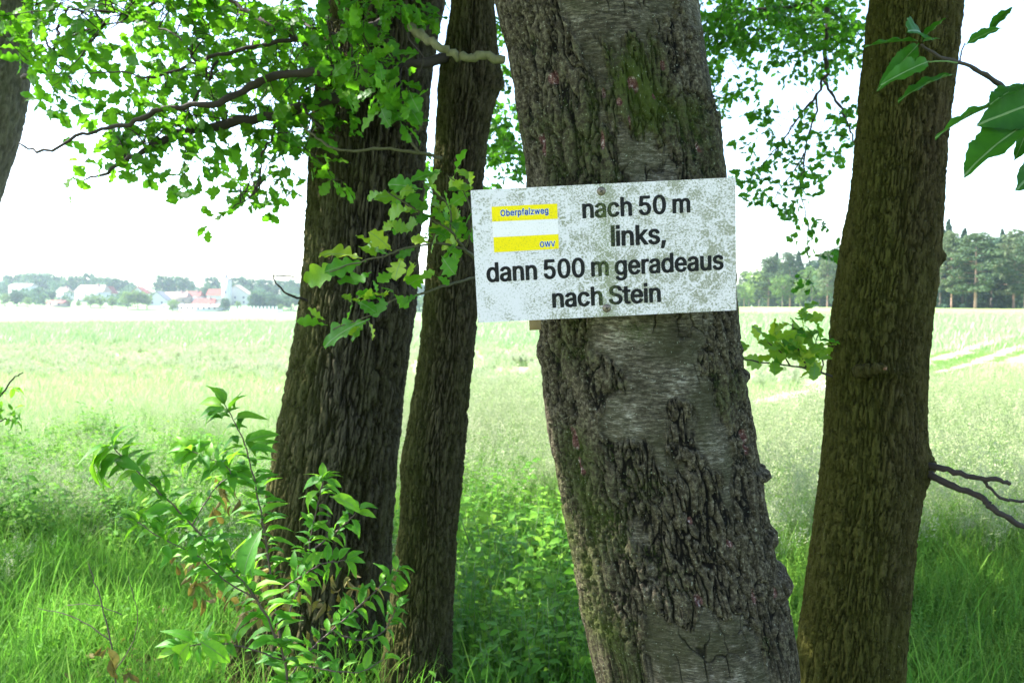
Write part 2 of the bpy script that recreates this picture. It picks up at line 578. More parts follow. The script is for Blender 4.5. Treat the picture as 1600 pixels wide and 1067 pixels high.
def ground():
    ang = np.r_[np.linspace(-60, 60, 420), np.linspace(62, 298, 80)]
    ang = np.radians(ang)
    rad = np.r_[0, 0.8, np.geomspace(1.5, 70, 190), np.geomspace(72, 900, 110), np.geomspace(950, 4500, 14)]
    A, R = np.meshgrid(ang, rad)
    X, Y = R * np.sin(A), R * np.cos(A)
    Z = terrain(X, Y)
    nr, na = X.shape
    i, j = np.meshgrid(np.arange(nr - 1), np.arange(na), indexing='ij')
    j2 = (j + 1) % na
    F = np.stack([i * na + j, i * na + j2, (i + 1) * na + j2, (i + 1) * na + j], -1).reshape(-1, 4)
    # crop / meadow zones as real surface colours
    x, y, r = X.ravel(), Y.ravel(), R.ravel()
    wob = fbm(x * .15, y * .15, x * 0, 3, 3)
    soil = np.array([0.05, 0.075, 0.025])
    meadow = np.array([0.20, 0.32, 0.12])
    mown = np.array([0.28, 0.40, 0.17])
    straw = np.array([0.36, 0.40, 0.22])
    crop = np.array([0.22, 0.33, 0.15])
    pale = np.array([0.16, 0.25, 0.10])
    def mix(a, b, t):
        return a * (1 - t[:, None]) + b * t[:, None]
    C = np.tile(soil, (len(x), 1))
    C = mix(C, meadow, sst(5, 9, r + wob))
    yy = y + .28 * x + 1.2 * wob            # field edges run slightly oblique
    C = mix(C, mown, sst(9, 12, yy))
    C = mix(C, straw, .5 * sst(13, 17, yy) * (.5 + .5 * sst(-.4, .3, wob)))
    C = mix(C, crop, sst(24, 34, yy))
    tram = .5 + .5 * np.cos(yy * 2 * np.pi / 9)
    C = mix(C, crop * .72, sst(.93, .99, tram) * sst(27, 31, yy))
    C = mix(C, pale, sst(55, 75, yy + 4 * wob))
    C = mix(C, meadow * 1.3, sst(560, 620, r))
    right = sst(.40, .47, np.where(y > 1, x / np.maximum(y, 1), 0)) * (y > 1)
    # grassy strip along the foot of the wood
    C = mix(C, np.array([0.22, 0.32, 0.08]), sst(85, 100, y + .5 * x) * sst(.2, .26, np.where(y > 1, x / np.maximum(y, 1), 0)) * (y > 1) * sst(400, 300, y))
    # greener verge beside the farm track
    yc = np.maximum(y, 1)
    pxx, pyy = 800 + x / yc * FPX, 470 + EYE * FPX / yc
    r1, r2 = np.interp(pxx, [1080, 1250, 1440, 1511, 1600, 1720], [668, 645, 592, 573, 541, 512]), np.interp(pxx, [1080, 1250, 1440, 1511, 1600, 1720], [640, 617, 571, 548, 521, 500])
    vg = (y > 5) * sst(1250, 1400, pxx) * sst(22, 10, np.abs(pyy - (r1 + r2) / 2))
    C = mix(C, np.array([0.11, 0.22, 0.04]), vg)
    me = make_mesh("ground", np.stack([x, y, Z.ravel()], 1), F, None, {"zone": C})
    m, nt, b, out = new_mat("field_ground")
    a = N_(nt, "ShaderNodeAttribute", attribute_name="zone")
    n1 = noise(nt, 1.1, 6, stretch=(.5, 1, 1), rough=.7)
    n2 = noise(nt, .18, 4, stretch=(.4, 1, 1))
    n3 = noise(nt, 14, 5, rough=.75)
    c = mixc(nt, maprange(nt, n1, .35, .65), a.outputs["Color"], (0.12, 0.20, 0.05))
    cc = N_(nt, "ShaderNodeMix", data_type='RGBA')
    cc.inputs[0].default_value = .45
    nt.links.new(a.outputs["Color"], cc.inputs[6])
    nt.links.new(c, cc.inputs[7])
    c = cc.outputs[2]
    c = mixc(nt, math_(nt, 'MULTIPLY', maprange(nt, n2, .45, .65), .35), c, (0.42, 0.44, 0.27))
    c = mixc(nt, math_(nt, 'MULTIPLY', maprange(nt, n3, .5, .7), .3), c, (0.08, 0.09, 0.03))
    nt.links.new(c, b.inputs["Base Color"])
    b.inputs["Roughness"].default_value = 0.95
    b.inputs["Specular IOR Level"].default_value = 0.1
    bump(nt, b, math_(nt, 'ADD', n3, n1), .6, .05)
    me.materials.append(m)
    return link("ground", me, kind="structure")
ground()

M_track = simple("track_dirt", (0.40, 0.38, 0.29), .95, .2, 3)
def _rutpx(px):
    return (np.interp(px, [1080, 1250, 1440, 1511, 1600, 1720], [668, 645, 592, 573, 541, 512]), np.interp(px, [1080, 1250, 1440, 1511, 1600, 1720], [640, 617, 571, 548, 521, 500]))
def ribbon(name, pl, w, mat, **props):
    c = []
    for px, py in pl:
        p = P(px, py, 10) - np.array([0, 0, EYE])
        t = EYE / -p[2]
        c.append((p[0] * t, p[1] * t))
    c = catmull([(a, b, 0) for a, b in c], 14)[:, :2]
    tg = np.gradient(c, axis=0)
    tg /= np.linalg.norm(tg, axis=1)[:, None]
    s = np.stack([tg[:, 1], -tg[:, 0]], 1)
    V = []
    ks = np.linspace(-1, 1, 5)
    for i in range(len(c)):
        ww = w * (1 + .12 * math.sin(i * 1.7) + .12 * math.sin(i * .6)) * min(1, .35 + .65 * i / (.35 * len(c)))
        for k in ks:
            q = c[i] + s[i] * k * ww / 2
            V.append((q[0], q[1], float(terrain(q[0], q[1])) + 0.03 - .02 * abs(k)))
    F = [(i * 5 + k, i * 5 + k + 1, i * 5 + k + 6, i * 5 + k + 5) for i in range(len(c) - 1) for k in range(4)]
    return link(name, make_mesh(name, V, np.array(F), mat), **props)
ribbon("track", [(1170, 660), (1250, 645), (1360, 618), (1440, 592), (1511, 573), (1600, 541), (1720, 512)], .72, M_track, kind="structure")
ribbon("track", [(1170, 632), (1250, 618), (1360, 594), (1440, 571), (1511, 548), (1600, 521), (1720, 500)], .72, M_track, kind="structure")

# ------------------------------------------------------------------ trunks
def trunk_mesh(name, prof_px, Yc, nu, z_top, rings, disp, mat, lean=0.0, zref=1.6, ztop_r=.45, front=0.0, zvis=(0.2, 3.0), flare=.25):
    zs, xs, rs = [], [], []
    for py, xl, xr in prof_px:
        Y = Yc
        for _ in range(4):
            a, b = P(xl, py, Y), P(xr, py, Y)
            Y = Yc - lean * (a[2] - zref)
        zs.append(a[2]); xs.append((a[0] + b[0]) / 2); rs.append((b[0] - a[0]) / 2)
    zs, xs, rs = map(np.array, (zs, xs, rs))
    o = np.argsort(zs)
    zs, xs, rs = zs[o], xs[o], rs[o]
    lo, hi = max(zvis[0], zs[0] - .15), zs[-1] + .12
    z = np.r_[np.linspace(-.08, lo, 24, endpoint=False), np.linspace(lo, hi, rings), np.linspace(hi, z_top, 40)[1:]]
    def ext(z, zs, vs, k=2):
        v = np.interp(z, zs, vs)
        s0 = (vs[k] - vs[0]) / (zs[k] - zs[0])
        s1 = (vs[-1] - vs[-1 - k]) / (zs[-1] - zs[-1 - k])
        v = np.where(z < zs[0], vs[0] + s0 * .7 * (z - zs[0]), v)
        v = np.where(z > zs[-1], vs[-1] + s1 * .5 * (z - zs[-1]), v)
        return v
    zz = np.linspace(z[0], z[-1], 1600)
    cx = ext(zz, zs, xs)
    rr = np.interp(zz, zs, rs)
    k = np.hanning(61); k /= k.sum()
    def smooth(a):
        return np.convolve(np.pad(a, 30, mode='reflect', reflect_type='odd'), k, 'valid')
    cx, rr = smooth(cx), smooth(rr)
    rr = np.where(zz > hi, rr[np.searchsorted(zz, hi)] * (1 - (1 - ztop_r) * (zz - hi) / (z_top - hi)), rr)
    rr = rr * (1 + flare * np.exp(-np.clip(zz, 0, 9) / .22))
    cx, rr = np.interp(z, zz, cx), np.interp(z, zz, rr)
    cyy = Yc - lean * (z - zref)
    if front:
        a = np.linspace(-np.pi, np.pi, nu, endpoint=False)
        th = a - front * np.sin(a)              # denser rings on the side facing -Y
    else:
        th = np.linspace(-np.pi, np.pi, nu, endpoint=False)
    T, Z = np.meshgrid(th, z)
    Rr = rr[:, None] + 0 * T
    nx, ny = np.sin(T), -np.cos(T)
    d, attrs = disp(T, Z, Rr, nx, ny)
    R2 = Rr + d
    X = cx[:, None] + R2 * nx
    Y = cyy[:, None] + R2 * ny
    nr, na = X.shape
    i, j = np.meshgrid(np.arange(nr - 1), np.arange(na), indexing='ij')
    j2 = (j + 1) % na
    F = np.stack([i * na + j, i * na + j2, (i + 1) * na + j2, (i + 1) * na + j], -1).reshape(-1, 4)
    me = make_mesh(name, np.stack([X, Y, Z], -1).reshape(-1, 3), F, mat, {k: v.ravel() for k, v in attrs.items()})
    info = lambda zq: (float(np.interp(zq, z, cx)), float(np.interp(zq, z, cyy)), float(np.interp(zq, z, rr)))
    return me, info

def oak_bark(cw, ch, depth, seed, bumps=(), mossb=0.0, r0=.2):
    def f(T, Z, R, nx, ny):
        n = max(12, int(2 * np.pi * r0 / cw))
        X3, Y3 = nx * r0, ny * r0
        wx = .10 * r0 / .2 * fbm(X3 * 9, Y3 * 9, Z * 4, 2, seed + 1)
        wz = .30 * ch / .06 * .2 * fbm(X3 * 25, Y3 * 25, Z * 9, 2, seed + 2)
        k = .85 / cw
        n1 = fbm(X3 * k + wx * 8, Y3 * k, Z / ch * .62 + wz, 3, seed + 11, .55)
        n2 = fbm(X3 * k * 1.25 + 9, Y3 * k * 1.25 + wx * 8, Z / ch * .8 - wz, 3, seed + 12, .55)
        n3 = fbm(X3 * k * .9 + 4, Y3 * k * .9, Z / ch * 2.6 + wz, 3, seed + 13)
        a = np.minimum(np.abs(n1), np.abs(n2) * 1.25)
        a = np.minimum(a, .05 + np.abs(n3) * 1.6)
        h = sst(0.02, 0.11, a)
        ridge = np.clip(a / .36, 0, 1) ** .8
        fine = fbm(X3 * 130, Y3 * 130, Z * 60, 3, seed + 21)
        med = fbm(X3 * 60, Y3 * 60, Z * 30, 3, seed + 22)
        big = fbm(X3 * 6, Y3 * 6, Z * 3, 3, seed + 31)
        cid = .5 + .5 * n3
        h2 = sst(-.3, .3, med)
        d = depth * (1.1 * h + .7 * ridge - 1.2) + depth * .30 * med + depth * .26 * fine + .012 * big * (r0 / .2)
        for (s, zc, ws, wz, amp) in bumps:
            g = np.exp(-((nx - s) / ws) ** 2 - ((Z - zc) / wz) ** 2) * (ny < .2)
            d = d + amp * g * (1 + .35 * fine)
        moss = .25 + .45 * sst(.3, -.9, nx) + .25 * sst(1.8, .6, Z) + mossb
        return d, {"h": np.clip(h * (.6 + .4 * h2), 0, 1), "moss": moss}
    return f

def zof(py, Y):
    return float(P(800, py, Y)[2])

# --- birch
bz = lambda py: zof(py, 1.27)
ROUGH = [(-.85, bz(150), .30, .30, .9), (-.95, bz(700), .30, .50, 1.2), (-.8, bz(1000), .3, .3, .8), (.95, bz(750), .30, .45, 1.3), (.7, bz(1000), .22, .16, .8),
         (.75, bz(560), .10, .08, .5), (-.35, bz(750), .16, .045, 1.0), (-.05, bz(830), .20, .07, .85), (.30, bz(800), .18, .10, .8), (-.55, bz(290), .25, .10, .9),
         (.1, bz(160), .35, .10, .75), (-.55, bz(170), .16, .12, .9), (-.15, bz(950), .18, .04, .7), (.6, bz(250), .2, .1, .4), (.25, bz(900), .25, .06, .5),
         (-.5, bz(590), .25, .03, .5), (.55, bz(130), .2, .12, .5), (.15, bz(640), .14, .03, .35)]
PINK = [(-.80, bz(218), .10, .022, 1), (.02, bz(140), .10, .016, 1), (.62, bz(80), .05, .010, 1), (.60, bz(228), .07, .014, 1.1), (-.25, bz(150), .03, .010, 1), (-.05, bz(195), .035, .018, 1),
        (-.30, bz(225), .035, .02, 1), (-.66, bz(115), .08, .012, 1), (-.80, bz(690), .05, .030, 1), (-.78, bz(745), .04, .025, 1), (-.80, bz(880), .04, .03, .9), (.10, bz(818), .06, .010, 1),
        (.42, bz(856), .04, .008, 1), (.02, bz(942), .07, .012, 1.2), (.55, bz(945), .05, .020, 1), (.80, bz(700), .05, .03, .9), (-.12, bz(165), .05, .008, 1), (.2, bz(155), .05, .008, 1), (.8, bz(960), .04, .02, .9), (.35, bz(105), .03, .01, 1)]
def birch_disp(T, Z, R, nx, ny):
    r0 = .15
    X3, Y3 = nx * r0, ny * r0
    low = fbm(X3 * 12, Y3 * 12, Z * 8, 4, 41)
    rough = .25 + .66 * low
    fr = sst(.3, -.1, ny)
    for s, zc, ws, wz, a in ROUGH:
        rough = rough + a * np.exp(-((nx - s) / ws) ** 2 - ((Z - zc) / wz) ** 2) * fr
    rough = rough + .7 * (1 - fr)
    rough = rough + .32 * fbm(X3 * 60, Y3 * 60, Z * 22, 4, 77, .6)
    rough = sst(.46, .64, rough)
    n = 60
    u = (T + np.pi) / (2 * np.pi) * n
    wu = fbm(X3 * 26, Y3 * 26, Z * 18, 3, 42) * 1.3 + fbm(X3 * 90, Y3 * 90, Z * 50, 2, 43) * .5
    wv = fbm(X3 * 30, Y3 * 30, Z * 12, 3, 44) * .9
    wq = .5 * fbm(X3 * 30, Y3 * 30, Z * 16, 2, 49)
    c1 = fbm(X3 * 46 + wq, Y3 * 46, Z * 11 + wq, 4, 45, .55)
    c2 = fbm(X3 * 70 + 5, Y3 * 70 - wq, Z * 20 + wq, 4, 52, .55)
    ca = np.minimum(np.abs(c1), np.abs(c2) * 1.5)
    e = sst(.01, .15, ca)
    cid = np.clip(ca / .35, 0, 1) ** .6 + .12 * np.sign(c2)
    fine = fbm(X3 * 170, Y3 * 170, Z * 70, 3, 46)
    mid = fbm(X3 * 50, Y3 * 50, Z * 16, 3, 47)
    stri = fbm(X3 * 9, Y3 * 9, Z * 230 + 6 * X3, 3, 48)
    plates = .0066 * (e * (.5 + .8 * cid) - .35) + .0028 * mid + .0026 * fine
    smooth_d = .0011 * stri + .002 * mid + .0008 * fine
    # sparse short cracks in the smooth bark
    f1c, f2c, cidc = voronoi(u * .45 + wu * .6, Z / .07 + wv, 27, 60)
    crack = sst(.09, .0, f2c - f1c) * sst(-.1, .35, fbm(X3 * 14, Y3 * 14, Z * 14, 3, 61))
    d = smooth_d * (1 - rough) + (plates + .002) * rough - .005 * crack * (1 - rough) + .008 * fbm(X3 * 5, Y3 * 5, Z * 5, 3, 50)
    d = d - .005 * np.exp(-((rough - .5) / .25) ** 2) * .6
    pink = 0
    PS = .72
    for s, zc, ws, wz, a in PINK:
        q = ((nx - s + .03 * low) / (ws * PS * .7)) ** 2 + ((Z - zc) / (wz * PS * 1.1)) ** 2
        pink = pink + a * np.exp(-q) * fr
    pink = pink * (1 + 1.5 * fbm(X3 * 90, Y3 * 90, Z * 40, 3, 71))
    d = d - .003 * sst(.3, .6, pink)
    for (s, zc, ws, wz, amp) in [(.97, bz(770), .10, .010, .016), (1.0, bz(958), .14, .02, .017), (1.0, bz(600), .1, .01, .008), (-.99, bz(560), .1, .02, .006), (1, bz(880), .1, .014, .008)]:
        d = d + amp * np.exp(-((nx - s) / ws) ** 4 - ((Z - zc) / wz) ** 4) * (ny < .3)
    moss = .10 + .38 * fbm(X3 * 11, Y3 * 11, Z * 9, 3, 51) + .22 * rough
    for s, zc, ws, wz, a in [(.0, bz(130), .4, .12, .38), (-.85, bz(800), .3, .4, .22), (-.2, bz(520), .25, .03, .35), (-.6, bz(270), .3, .07, .25), (.15, bz(180), .3, .05, .3), (.5, bz(640), .2, .2, .1), (-.2, bz(760), .3, .05, .2)]:
        moss = moss + a * np.exp(-((nx - s) / ws) ** 2 - ((Z - zc) / wz) ** 2)
    crk = np.clip(sst(.45, .0, e) * rough + crack * .8 * (1 - rough), 0, 1)
    return d, {"rough": rough, "crack": crk, "moss": moss, "pink": pink}

BIRCH_PX = [(0, 775, 1083), (50, 789, 1090), (100, 804, 1101), (150, 812, 1107), (200, 817, 1112), (250, 825, 1119), (300, 829, 1126), (400, 838, 1133), (500, 846, 1140), (560, 853, 1149),
            (600, 858, 1155), (650, 863, 1162), (700, 870, 1169), (750, 877, 1178), (800, 885, 1187), (850, 895, 1197), (900, 905, 1208), (950, 915, 1220), (1000, 925, 1229), (1067, 938, 1238)]
birch_me, birch_info = trunk_mesh("trunk", BIRCH_PX, 1.435, 560, 7.5, 640, birch_disp, M_birch, lean=.06, zref=1.65, front=.62, zvis=(1.0, 2.2), flare=.3)
def foot(info):
    x, y, r = info(0.0)
    return (x, y, 0.0)
birch = empty("birch_tree", foot(birch_info), "leaning old birch with cracked grey bark and pink scars that carries the sign", "tree")
link("trunk", birch_me, birch)

# --- big oak
BIG_PX = [(0, 514, 693), (60, 508, 682), (130, 500, 670), (200, 494, 664), (300, 487, 658), (400, 478, 652), (500, 468, 645), (600, 452, 633), (700, 433, 622), (800, 418, 612), (900, 402, 604), (980, 388, 602), (1040, 372, 605)]
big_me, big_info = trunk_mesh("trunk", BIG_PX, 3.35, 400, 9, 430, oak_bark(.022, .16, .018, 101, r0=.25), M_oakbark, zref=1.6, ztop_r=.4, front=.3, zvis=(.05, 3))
big = empty("oak_tree", foot(big_info), "thickest oak with deep furrowed bark behind the leafy sapling", "tree")
link("trunk", big_me, big)

# --- slender oak
SL_PX = [(0, 707, 772), (50, 701, 774), (95, 690, 778), (130, 687, 779), (170, 684, 770), (200, 682, 762), (300, 676, 752), (400, 668, 748), (500, 662, 744), (600, 649, 733), (670, 638, 726), (720, 630, 722), (760, 629, 719), (800, 627, 715), (900, 615, 709), (1000, 605, 704), (1067, 597, 699)]
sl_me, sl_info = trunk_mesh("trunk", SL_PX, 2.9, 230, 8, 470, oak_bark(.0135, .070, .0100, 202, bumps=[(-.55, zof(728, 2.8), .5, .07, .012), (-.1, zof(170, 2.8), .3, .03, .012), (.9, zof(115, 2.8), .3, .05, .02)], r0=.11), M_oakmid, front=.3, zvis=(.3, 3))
sl = empty("oak_tree", foot(sl_info), "slender oak with a swollen knot standing just left of the sign", "tree")
link("trunk", sl_me, sl)

# --- right oak
RT_PX = [(0, 1365, 1497), (50, 1358, 1492), (100, 1351, 1487), (200, 1345, 1473), (300, 1335, 1466), (380, 1322, 1461), (420, 1316, 1457), (500, 1305, 1446), (600, 1297, 1440), (700, 1290, 1437), (730, 1288, 1441), (800, 1280, 1427), (900, 1268, 1417), (1000, 1255, 1405), (1067, 1247, 1398)]
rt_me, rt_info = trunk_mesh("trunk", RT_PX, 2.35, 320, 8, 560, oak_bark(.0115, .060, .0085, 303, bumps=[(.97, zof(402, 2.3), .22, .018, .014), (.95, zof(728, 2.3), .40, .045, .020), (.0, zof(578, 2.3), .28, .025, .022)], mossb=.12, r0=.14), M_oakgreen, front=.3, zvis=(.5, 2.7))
rt = empty("oak_tree", foot(rt_info), "straight greenish brown oak right of the sign with a dead forked branch", "tree")
link("trunk", rt_me, rt)

# --- far left trunk
FL_PX = [(0, -52, 44), (60, -58, 42), (130, -68, 38), (180, -78, 30), (215, -84, 22), (280, -98, 2), (350, -110, -20), (500, -135, -60), (800, -180, -115)]
fl_me, fl_info = trunk_mesh("trunk", FL_PX, 4.3, 110, 8, 200, oak_bark(.02, .09, .007, 404, r0=.16), M_farbark, zvis=(.05, 3.5))
fl = empty("oak_tree", foot(fl_info), "smooth pale trunk leaning in at the far left edge", "tree")
link("trunk", fl_me, fl)

def branch(tree, pl, w0, w1, mat=None, name="branch", seed=0, jit=.004, sides=8):
    v, f = px_tube(pl, w0, w1, sides, 5, jit, seed)
    g = Geo()
    g.add(v, f)
    return link(name, g.mesh(name, mat or M_twig), tree)

# branches of the left canopy
CAN_BR = []
def cb(tree, pl, w0, w1, **k):
    branch(tree, pl, w0, w1, seed=len(CAN_BR) + 5, **k)
    CAN_BR.append(catmull([P(*p) for p in pl], 6))
cb(big, [(600, 106, 3.12), (545, 138, 3.05), (505, 158, 3.0), (430, 180, 2.95), (340, 196, 2.9), (265, 214, 2.85), (215, 241, 2.8), (165, 268, 2.8), (130, 282, 2.8)], 24, 2)
cb(sl, [(700, 92, 2.85), (640, 100, 2.75), (560, 110, 2.75), (500, 114, 2.75), (440, 118, 2.75), (390, 135, 2.75), (340, 160, 2.7), (270, 166, 2.7), (210, 190, 2.7), (165, 201, 2.7), (120, 217, 2.7), (58, 238, 2.7), (30, 224, 2.7)], 17, 2.5)
cb(big, [(600, 30, 3.1), (560, 46, 3.0), (500, 55, 3.0), (420, 70, 2.95), (340, 86, 2.9), (290, 104, 2.9), (240, 121, 2.9), (200, 114, 2.9), (130, 115, 2.9)], 9, 1.5)
cb(big, [(340, 96, 2.9), (318, 135, 2.85), (290, 175, 2.85), (250, 210, 2.8), (225, 225, 2.8)], 5, 2)
cb(big, [(520, 90, 3.05), (465, 62, 3.1), (420, 38, 3.1), (370, 8, 3.2), (340, -20, 3.2)], 9, 5)
cb(big, [(430, 172, 2.95), (426, 215, 2.95), (410, 240, 2.95), (403, 292, 3.0), (370, 320, 3.0), (335, 325, 3.0)], 5, 1)
cb(big, [(330, -30, 3.4), (245, 0, 3.4), (215, 30, 3.4), (165, 38, 3.4)], 6, 2)
cb(big, [(500, 55, 3.05), (460, 20, 3.2), (480, -20, 3.3)], 6, 4)
cb(big, [(505, 120, 3.0), (470, 150, 2.9), (490, 190, 2.9), (530, 215, 2.9)], 5, 2)
cb(big, [(310, 100, 3.0), (280, 60, 3.1), (240, 40, 3.2), (180, 20, 3.3)], 4, 1.5)
cb(fl, [(35, 122, 4.0), (55, 112, 3.95), (68, 92, 3.95), (88, 70, 3.9), (92, 40, 3.9), (110, 10, 3.9)], 8, 3, mat=M_farbark and M_twig)
cb(fl, [(30, 30, 4.0), (70, 60, 3.9), (95, 110, 3.9), (120, 145, 3.9)], 5, 1.5)
branch(sl, [(690, 248, 2.75), (650, 238, 2.7), (600, 232, 2.7), (560, 236, 2.7), (520, 231, 2.7), (490, 212, 2.7), (470, 195, 2.7)], 6, 3, M_mosstwig, "twig", 31, .002)
branch(sl, [(655, 238, 2.7), (640, 215, 2.7), (655, 200, 2.7), (662, 190, 2.7)], 4, 2, M_mosstwig, "twig", 32, .002)
branch(big, [(480, 470, 3.1), (455, 462, 3.0), (440, 452, 3.0), (430, 440, 3.0), (425, 428, 3.0)], 4, 2, M_twig, "twig", 33, .002)
branch(big, [(428, 432, 3.0), (448, 431, 3.0), (468, 436, 3.0)], 2.5, 1.5, M_twig, "twig", 34, .001)
branch(sl, [(640, 40, 2.6), (658, 56, 2.55), (690, 78, 2.5), (720, 89, 2.5), (750, 88, 2.5), (788, 94, 2.5)], 13, 12, M_lichenbranch, "broken_branch", 35, .004, 10)
branch(sl, [(645, 42, 2.6), (640, 60, 2.55), (660, 88, 2.5), (655, 120, 2.5)], 4, 2, M_twig, "twig", 36, .002)

# right oak: dead forked branch, cut stub, knot
db = branch(rt, [(1425, 722, 2.28), (1448, 727, 2.25), (1475, 732, 2.2), (1520, 745, 2.15), (1552, 748, 2.1), (1578, 756, 2.1)], 12, 6, M_twig, "dead_branch", 41, .0022, 9)
branch(rt, [(1425, 728, 2.28), (1448, 738, 2.25), (1480, 756, 2.2), (1530, 775, 2.15), (1545, 790, 2.12), (1570, 806, 2.1), (1612, 828, 2.1), (1680, 850, 2.1)], 12, 8, M_twig, "dead_branch", 42, .0022, 9)
branch(rt, [(1535, 746, 2.13), (1546, 762, 2.12), (1568, 778, 2.1), (1602, 783, 2.1), (1660, 790, 2.05)], 5, 4, M_twig, "dead_branch", 43, .0018)
stub = branch(rt, [(1338, 582, 2.27), (1355, 580, 2.22), (1368, 578, 2.19), (1381, 575, 2.18)], 24, 12, M_knot, "stub", 44, .004, 16)
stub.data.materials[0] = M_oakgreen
at = stub.data.attributes.new("h", 'FLOAT', 'POINT')
at.data.foreach_set("value", rng.uniform(.2, 1, len(stub.data.vertices)).astype(np.float32))
at = stub.data.attributes.new("moss", 'FLOAT', 'POINT')
at.data.foreach_set("value", np.full(len(stub.data.vertices), .45, dtype=np.float32))
branch(rt, [(1380, 575.2, 2.179), (1384, 574.8, 2.172)], 8, 7, M_cutwood, "cut_end", 45, 0, 12)

# ------------------------------------------------------------------ leaves
oak_leaves = [leaf_mesh("oak_leaf", 'oak', [M_oakleaf, M_rib], a, 23, b, fo, .10, tw) for a, b, fo, tw in ((.62, .22, .25, 0), (.70, .35, -.15, 0), (.56, .10, .35, .5), (.66, -.15, .2, -.6))]
lit_leaves = [leaf_mesh("young_oak_leaf", 'oak', [M_oaklit, M_rib], a, 23, b, fo, .08, tw) for a, b, fo, tw in ((.66, .22, .25, 0), (.72, .38, -.12, 0), (.58, .12, .35, .6), (.66, -.12, .2, -.5))]

def rosette(tree, tip, size, n, meshes, R, counter, away=None):
    ax = unit(R.normal(0, 1, 3) + np.array([0, 0, -.3]) + (0 if away is None else away))
    u = unit(np.cross(ax, R.normal(0, 1, 3)))
    w = np.cross(ax, u)
    for k in range(n):
        a = k * 2.4 + R.uniform(-.3, .3)
        d = unit(ax * R.uniform(.1, .8) + u * math.cos(a) + w * math.sin(a) + np.array([0, 0, -.25]))
        nrm = unit(np.array([0, -.25, 1.0]) + R.normal(0, .45, 3))
        put_leaf(meshes[R.integers(len(meshes))], tip - ax * .01 * k, d, nrm, size * R.uniform(.7, 1.15), tree)
        counter[0] += 1

def nearest(pt, br):
    best, bd = None, 9e9
    for c in br:
        dd = np.linalg.norm(c - pt, axis=1)
        i = int(dd.argmin())
        if dd[i] < bd:
            bd, best = dd[i], c[i]
    return best, bd

# canopy clusters: (cx, cy, rx, ry, Y0, Y1, rosettes near, sprays)
LEFT = [(30, 40, 40, 45, 3, 4.0, 8, 12), (110, 30, 60, 28, 3, 4.2, 8, 20), (95, 130, 36, 18, 3.3, 3.9, 5, 5), (55, 95, 20, 15, 3, 3.6, 2, 1), (125, 58, 18, 24, 3, 3.6, 3, 3), (200, 22, 90, 28, 3, 4.5, 10, 34), (300, 30, 90, 40, 3, 4.6, 12, 44),
        (400, 55, 100, 62, 3, 4.6, 20, 60), (470, 120, 62, 70, 2.8, 4.4, 14, 36), (530, 50, 45, 50, 2.8, 3.1, 8, 10), (330, 125, 36, 20, 2.8, 3.6, 5, 5), (270, 148, 32, 12, 2.8, 3.3, 4, 1), (200, 222, 42, 26, 2.75, 3.2, 9, 5), (290, 192, 55, 18, 2.8, 3.4, 7, 5),
        (350, 172, 55, 26, 2.8, 3.8, 8, 8), (425, 190, 55, 36, 2.8, 3.9, 10, 12), (470, 225, 28, 26, 2.9, 3.9, 4, 5), (360, 292, 32, 16, 3, 3.6, 5, 2), (430, 268, 36, 22, 3.2, 4, 4, 4), (470, 300, 16, 10, 3.2, 3.8, 1, 1), (160, 55, 20, 16, 3, 4, 2, 3)]
OVER = [(575, 40, 55, 40, 2.5, 2.75, 10), (600, 112, 46, 34, 2.45, 2.6, 9), (622, 165, 30, 36, 2.4, 2.55, 9), (560, 130, 36, 26, 2.45, 2.6, 5), (650, 15, 36, 20, 2.5, 2.65, 6), (545, 5, 50, 16, 2.5, 2.8, 5), (505, 90, 20, 60, 2.6, 2.8, 5)]
R1 = np.random.default_rng(21)
cnt_big = [0]
twg = Geo()
spray_left = []
def cl_pt(R, cx, cy, rx, ry, y0, y1):
    a, r = R.uniform(0, 2 * np.pi), math.sqrt(R.uniform(0, 1))
    return P(cx + rx * r * math.cos(a), cy + ry * r * math.sin(a), R.uniform(y0, y1))
def twig_to(p, br, g, R, r0=.0022, maxd=.6):
    q, dd = nearest(p, br)
    if dd > maxd:
        q = p + np.array([R.uniform(-.15, .15), R.uniform(0, .15), .25])
    m = (p + q) / 2 + R.normal(0, .02, 3) + np.array([0, 0, .03])
    g.add(*tube([q, m, p], r0 * 1.5, r0 * .5, 4, 3))
for cx, cy, rx, ry, y0, y1, n, ns in LEFT:
    for _ in range(int(n * .85)):
        p = cl_pt(R1, cx, cy, rx, ry, y0, y0 + .35 * (y1 - y0))
        if cnt_big[0] < 232:
            rosette(big, p, .078, 2, oak_leaves, R1, cnt_big)
            rosette(big, p, .075, 0, oak_leaves, R1, cnt_big)
        spray_left.append(p)
        twig_to(p, CAN_BR, twg, R1)
    for _ in range(int(ns * .22)):
        spray_left.append(cl_pt(R1, cx, cy, rx, ry, y0 + .2 * (y1 - y0), y1))
cnt_sl = [0]
for cx, cy, rx, ry, y0, y1, n in OVER:
    for _ in range(int(n * .7)):
        p = cl_pt(R1, cx, cy, rx, ry, y0, y1)
        rosette(sl, p, .075, 5, oak_leaves, R1, cnt_sl)
        twig_to(p, CAN_BR, twg, R1)
link("twig", twg.mesh("twigs", M_twig), big, kind="stuff")

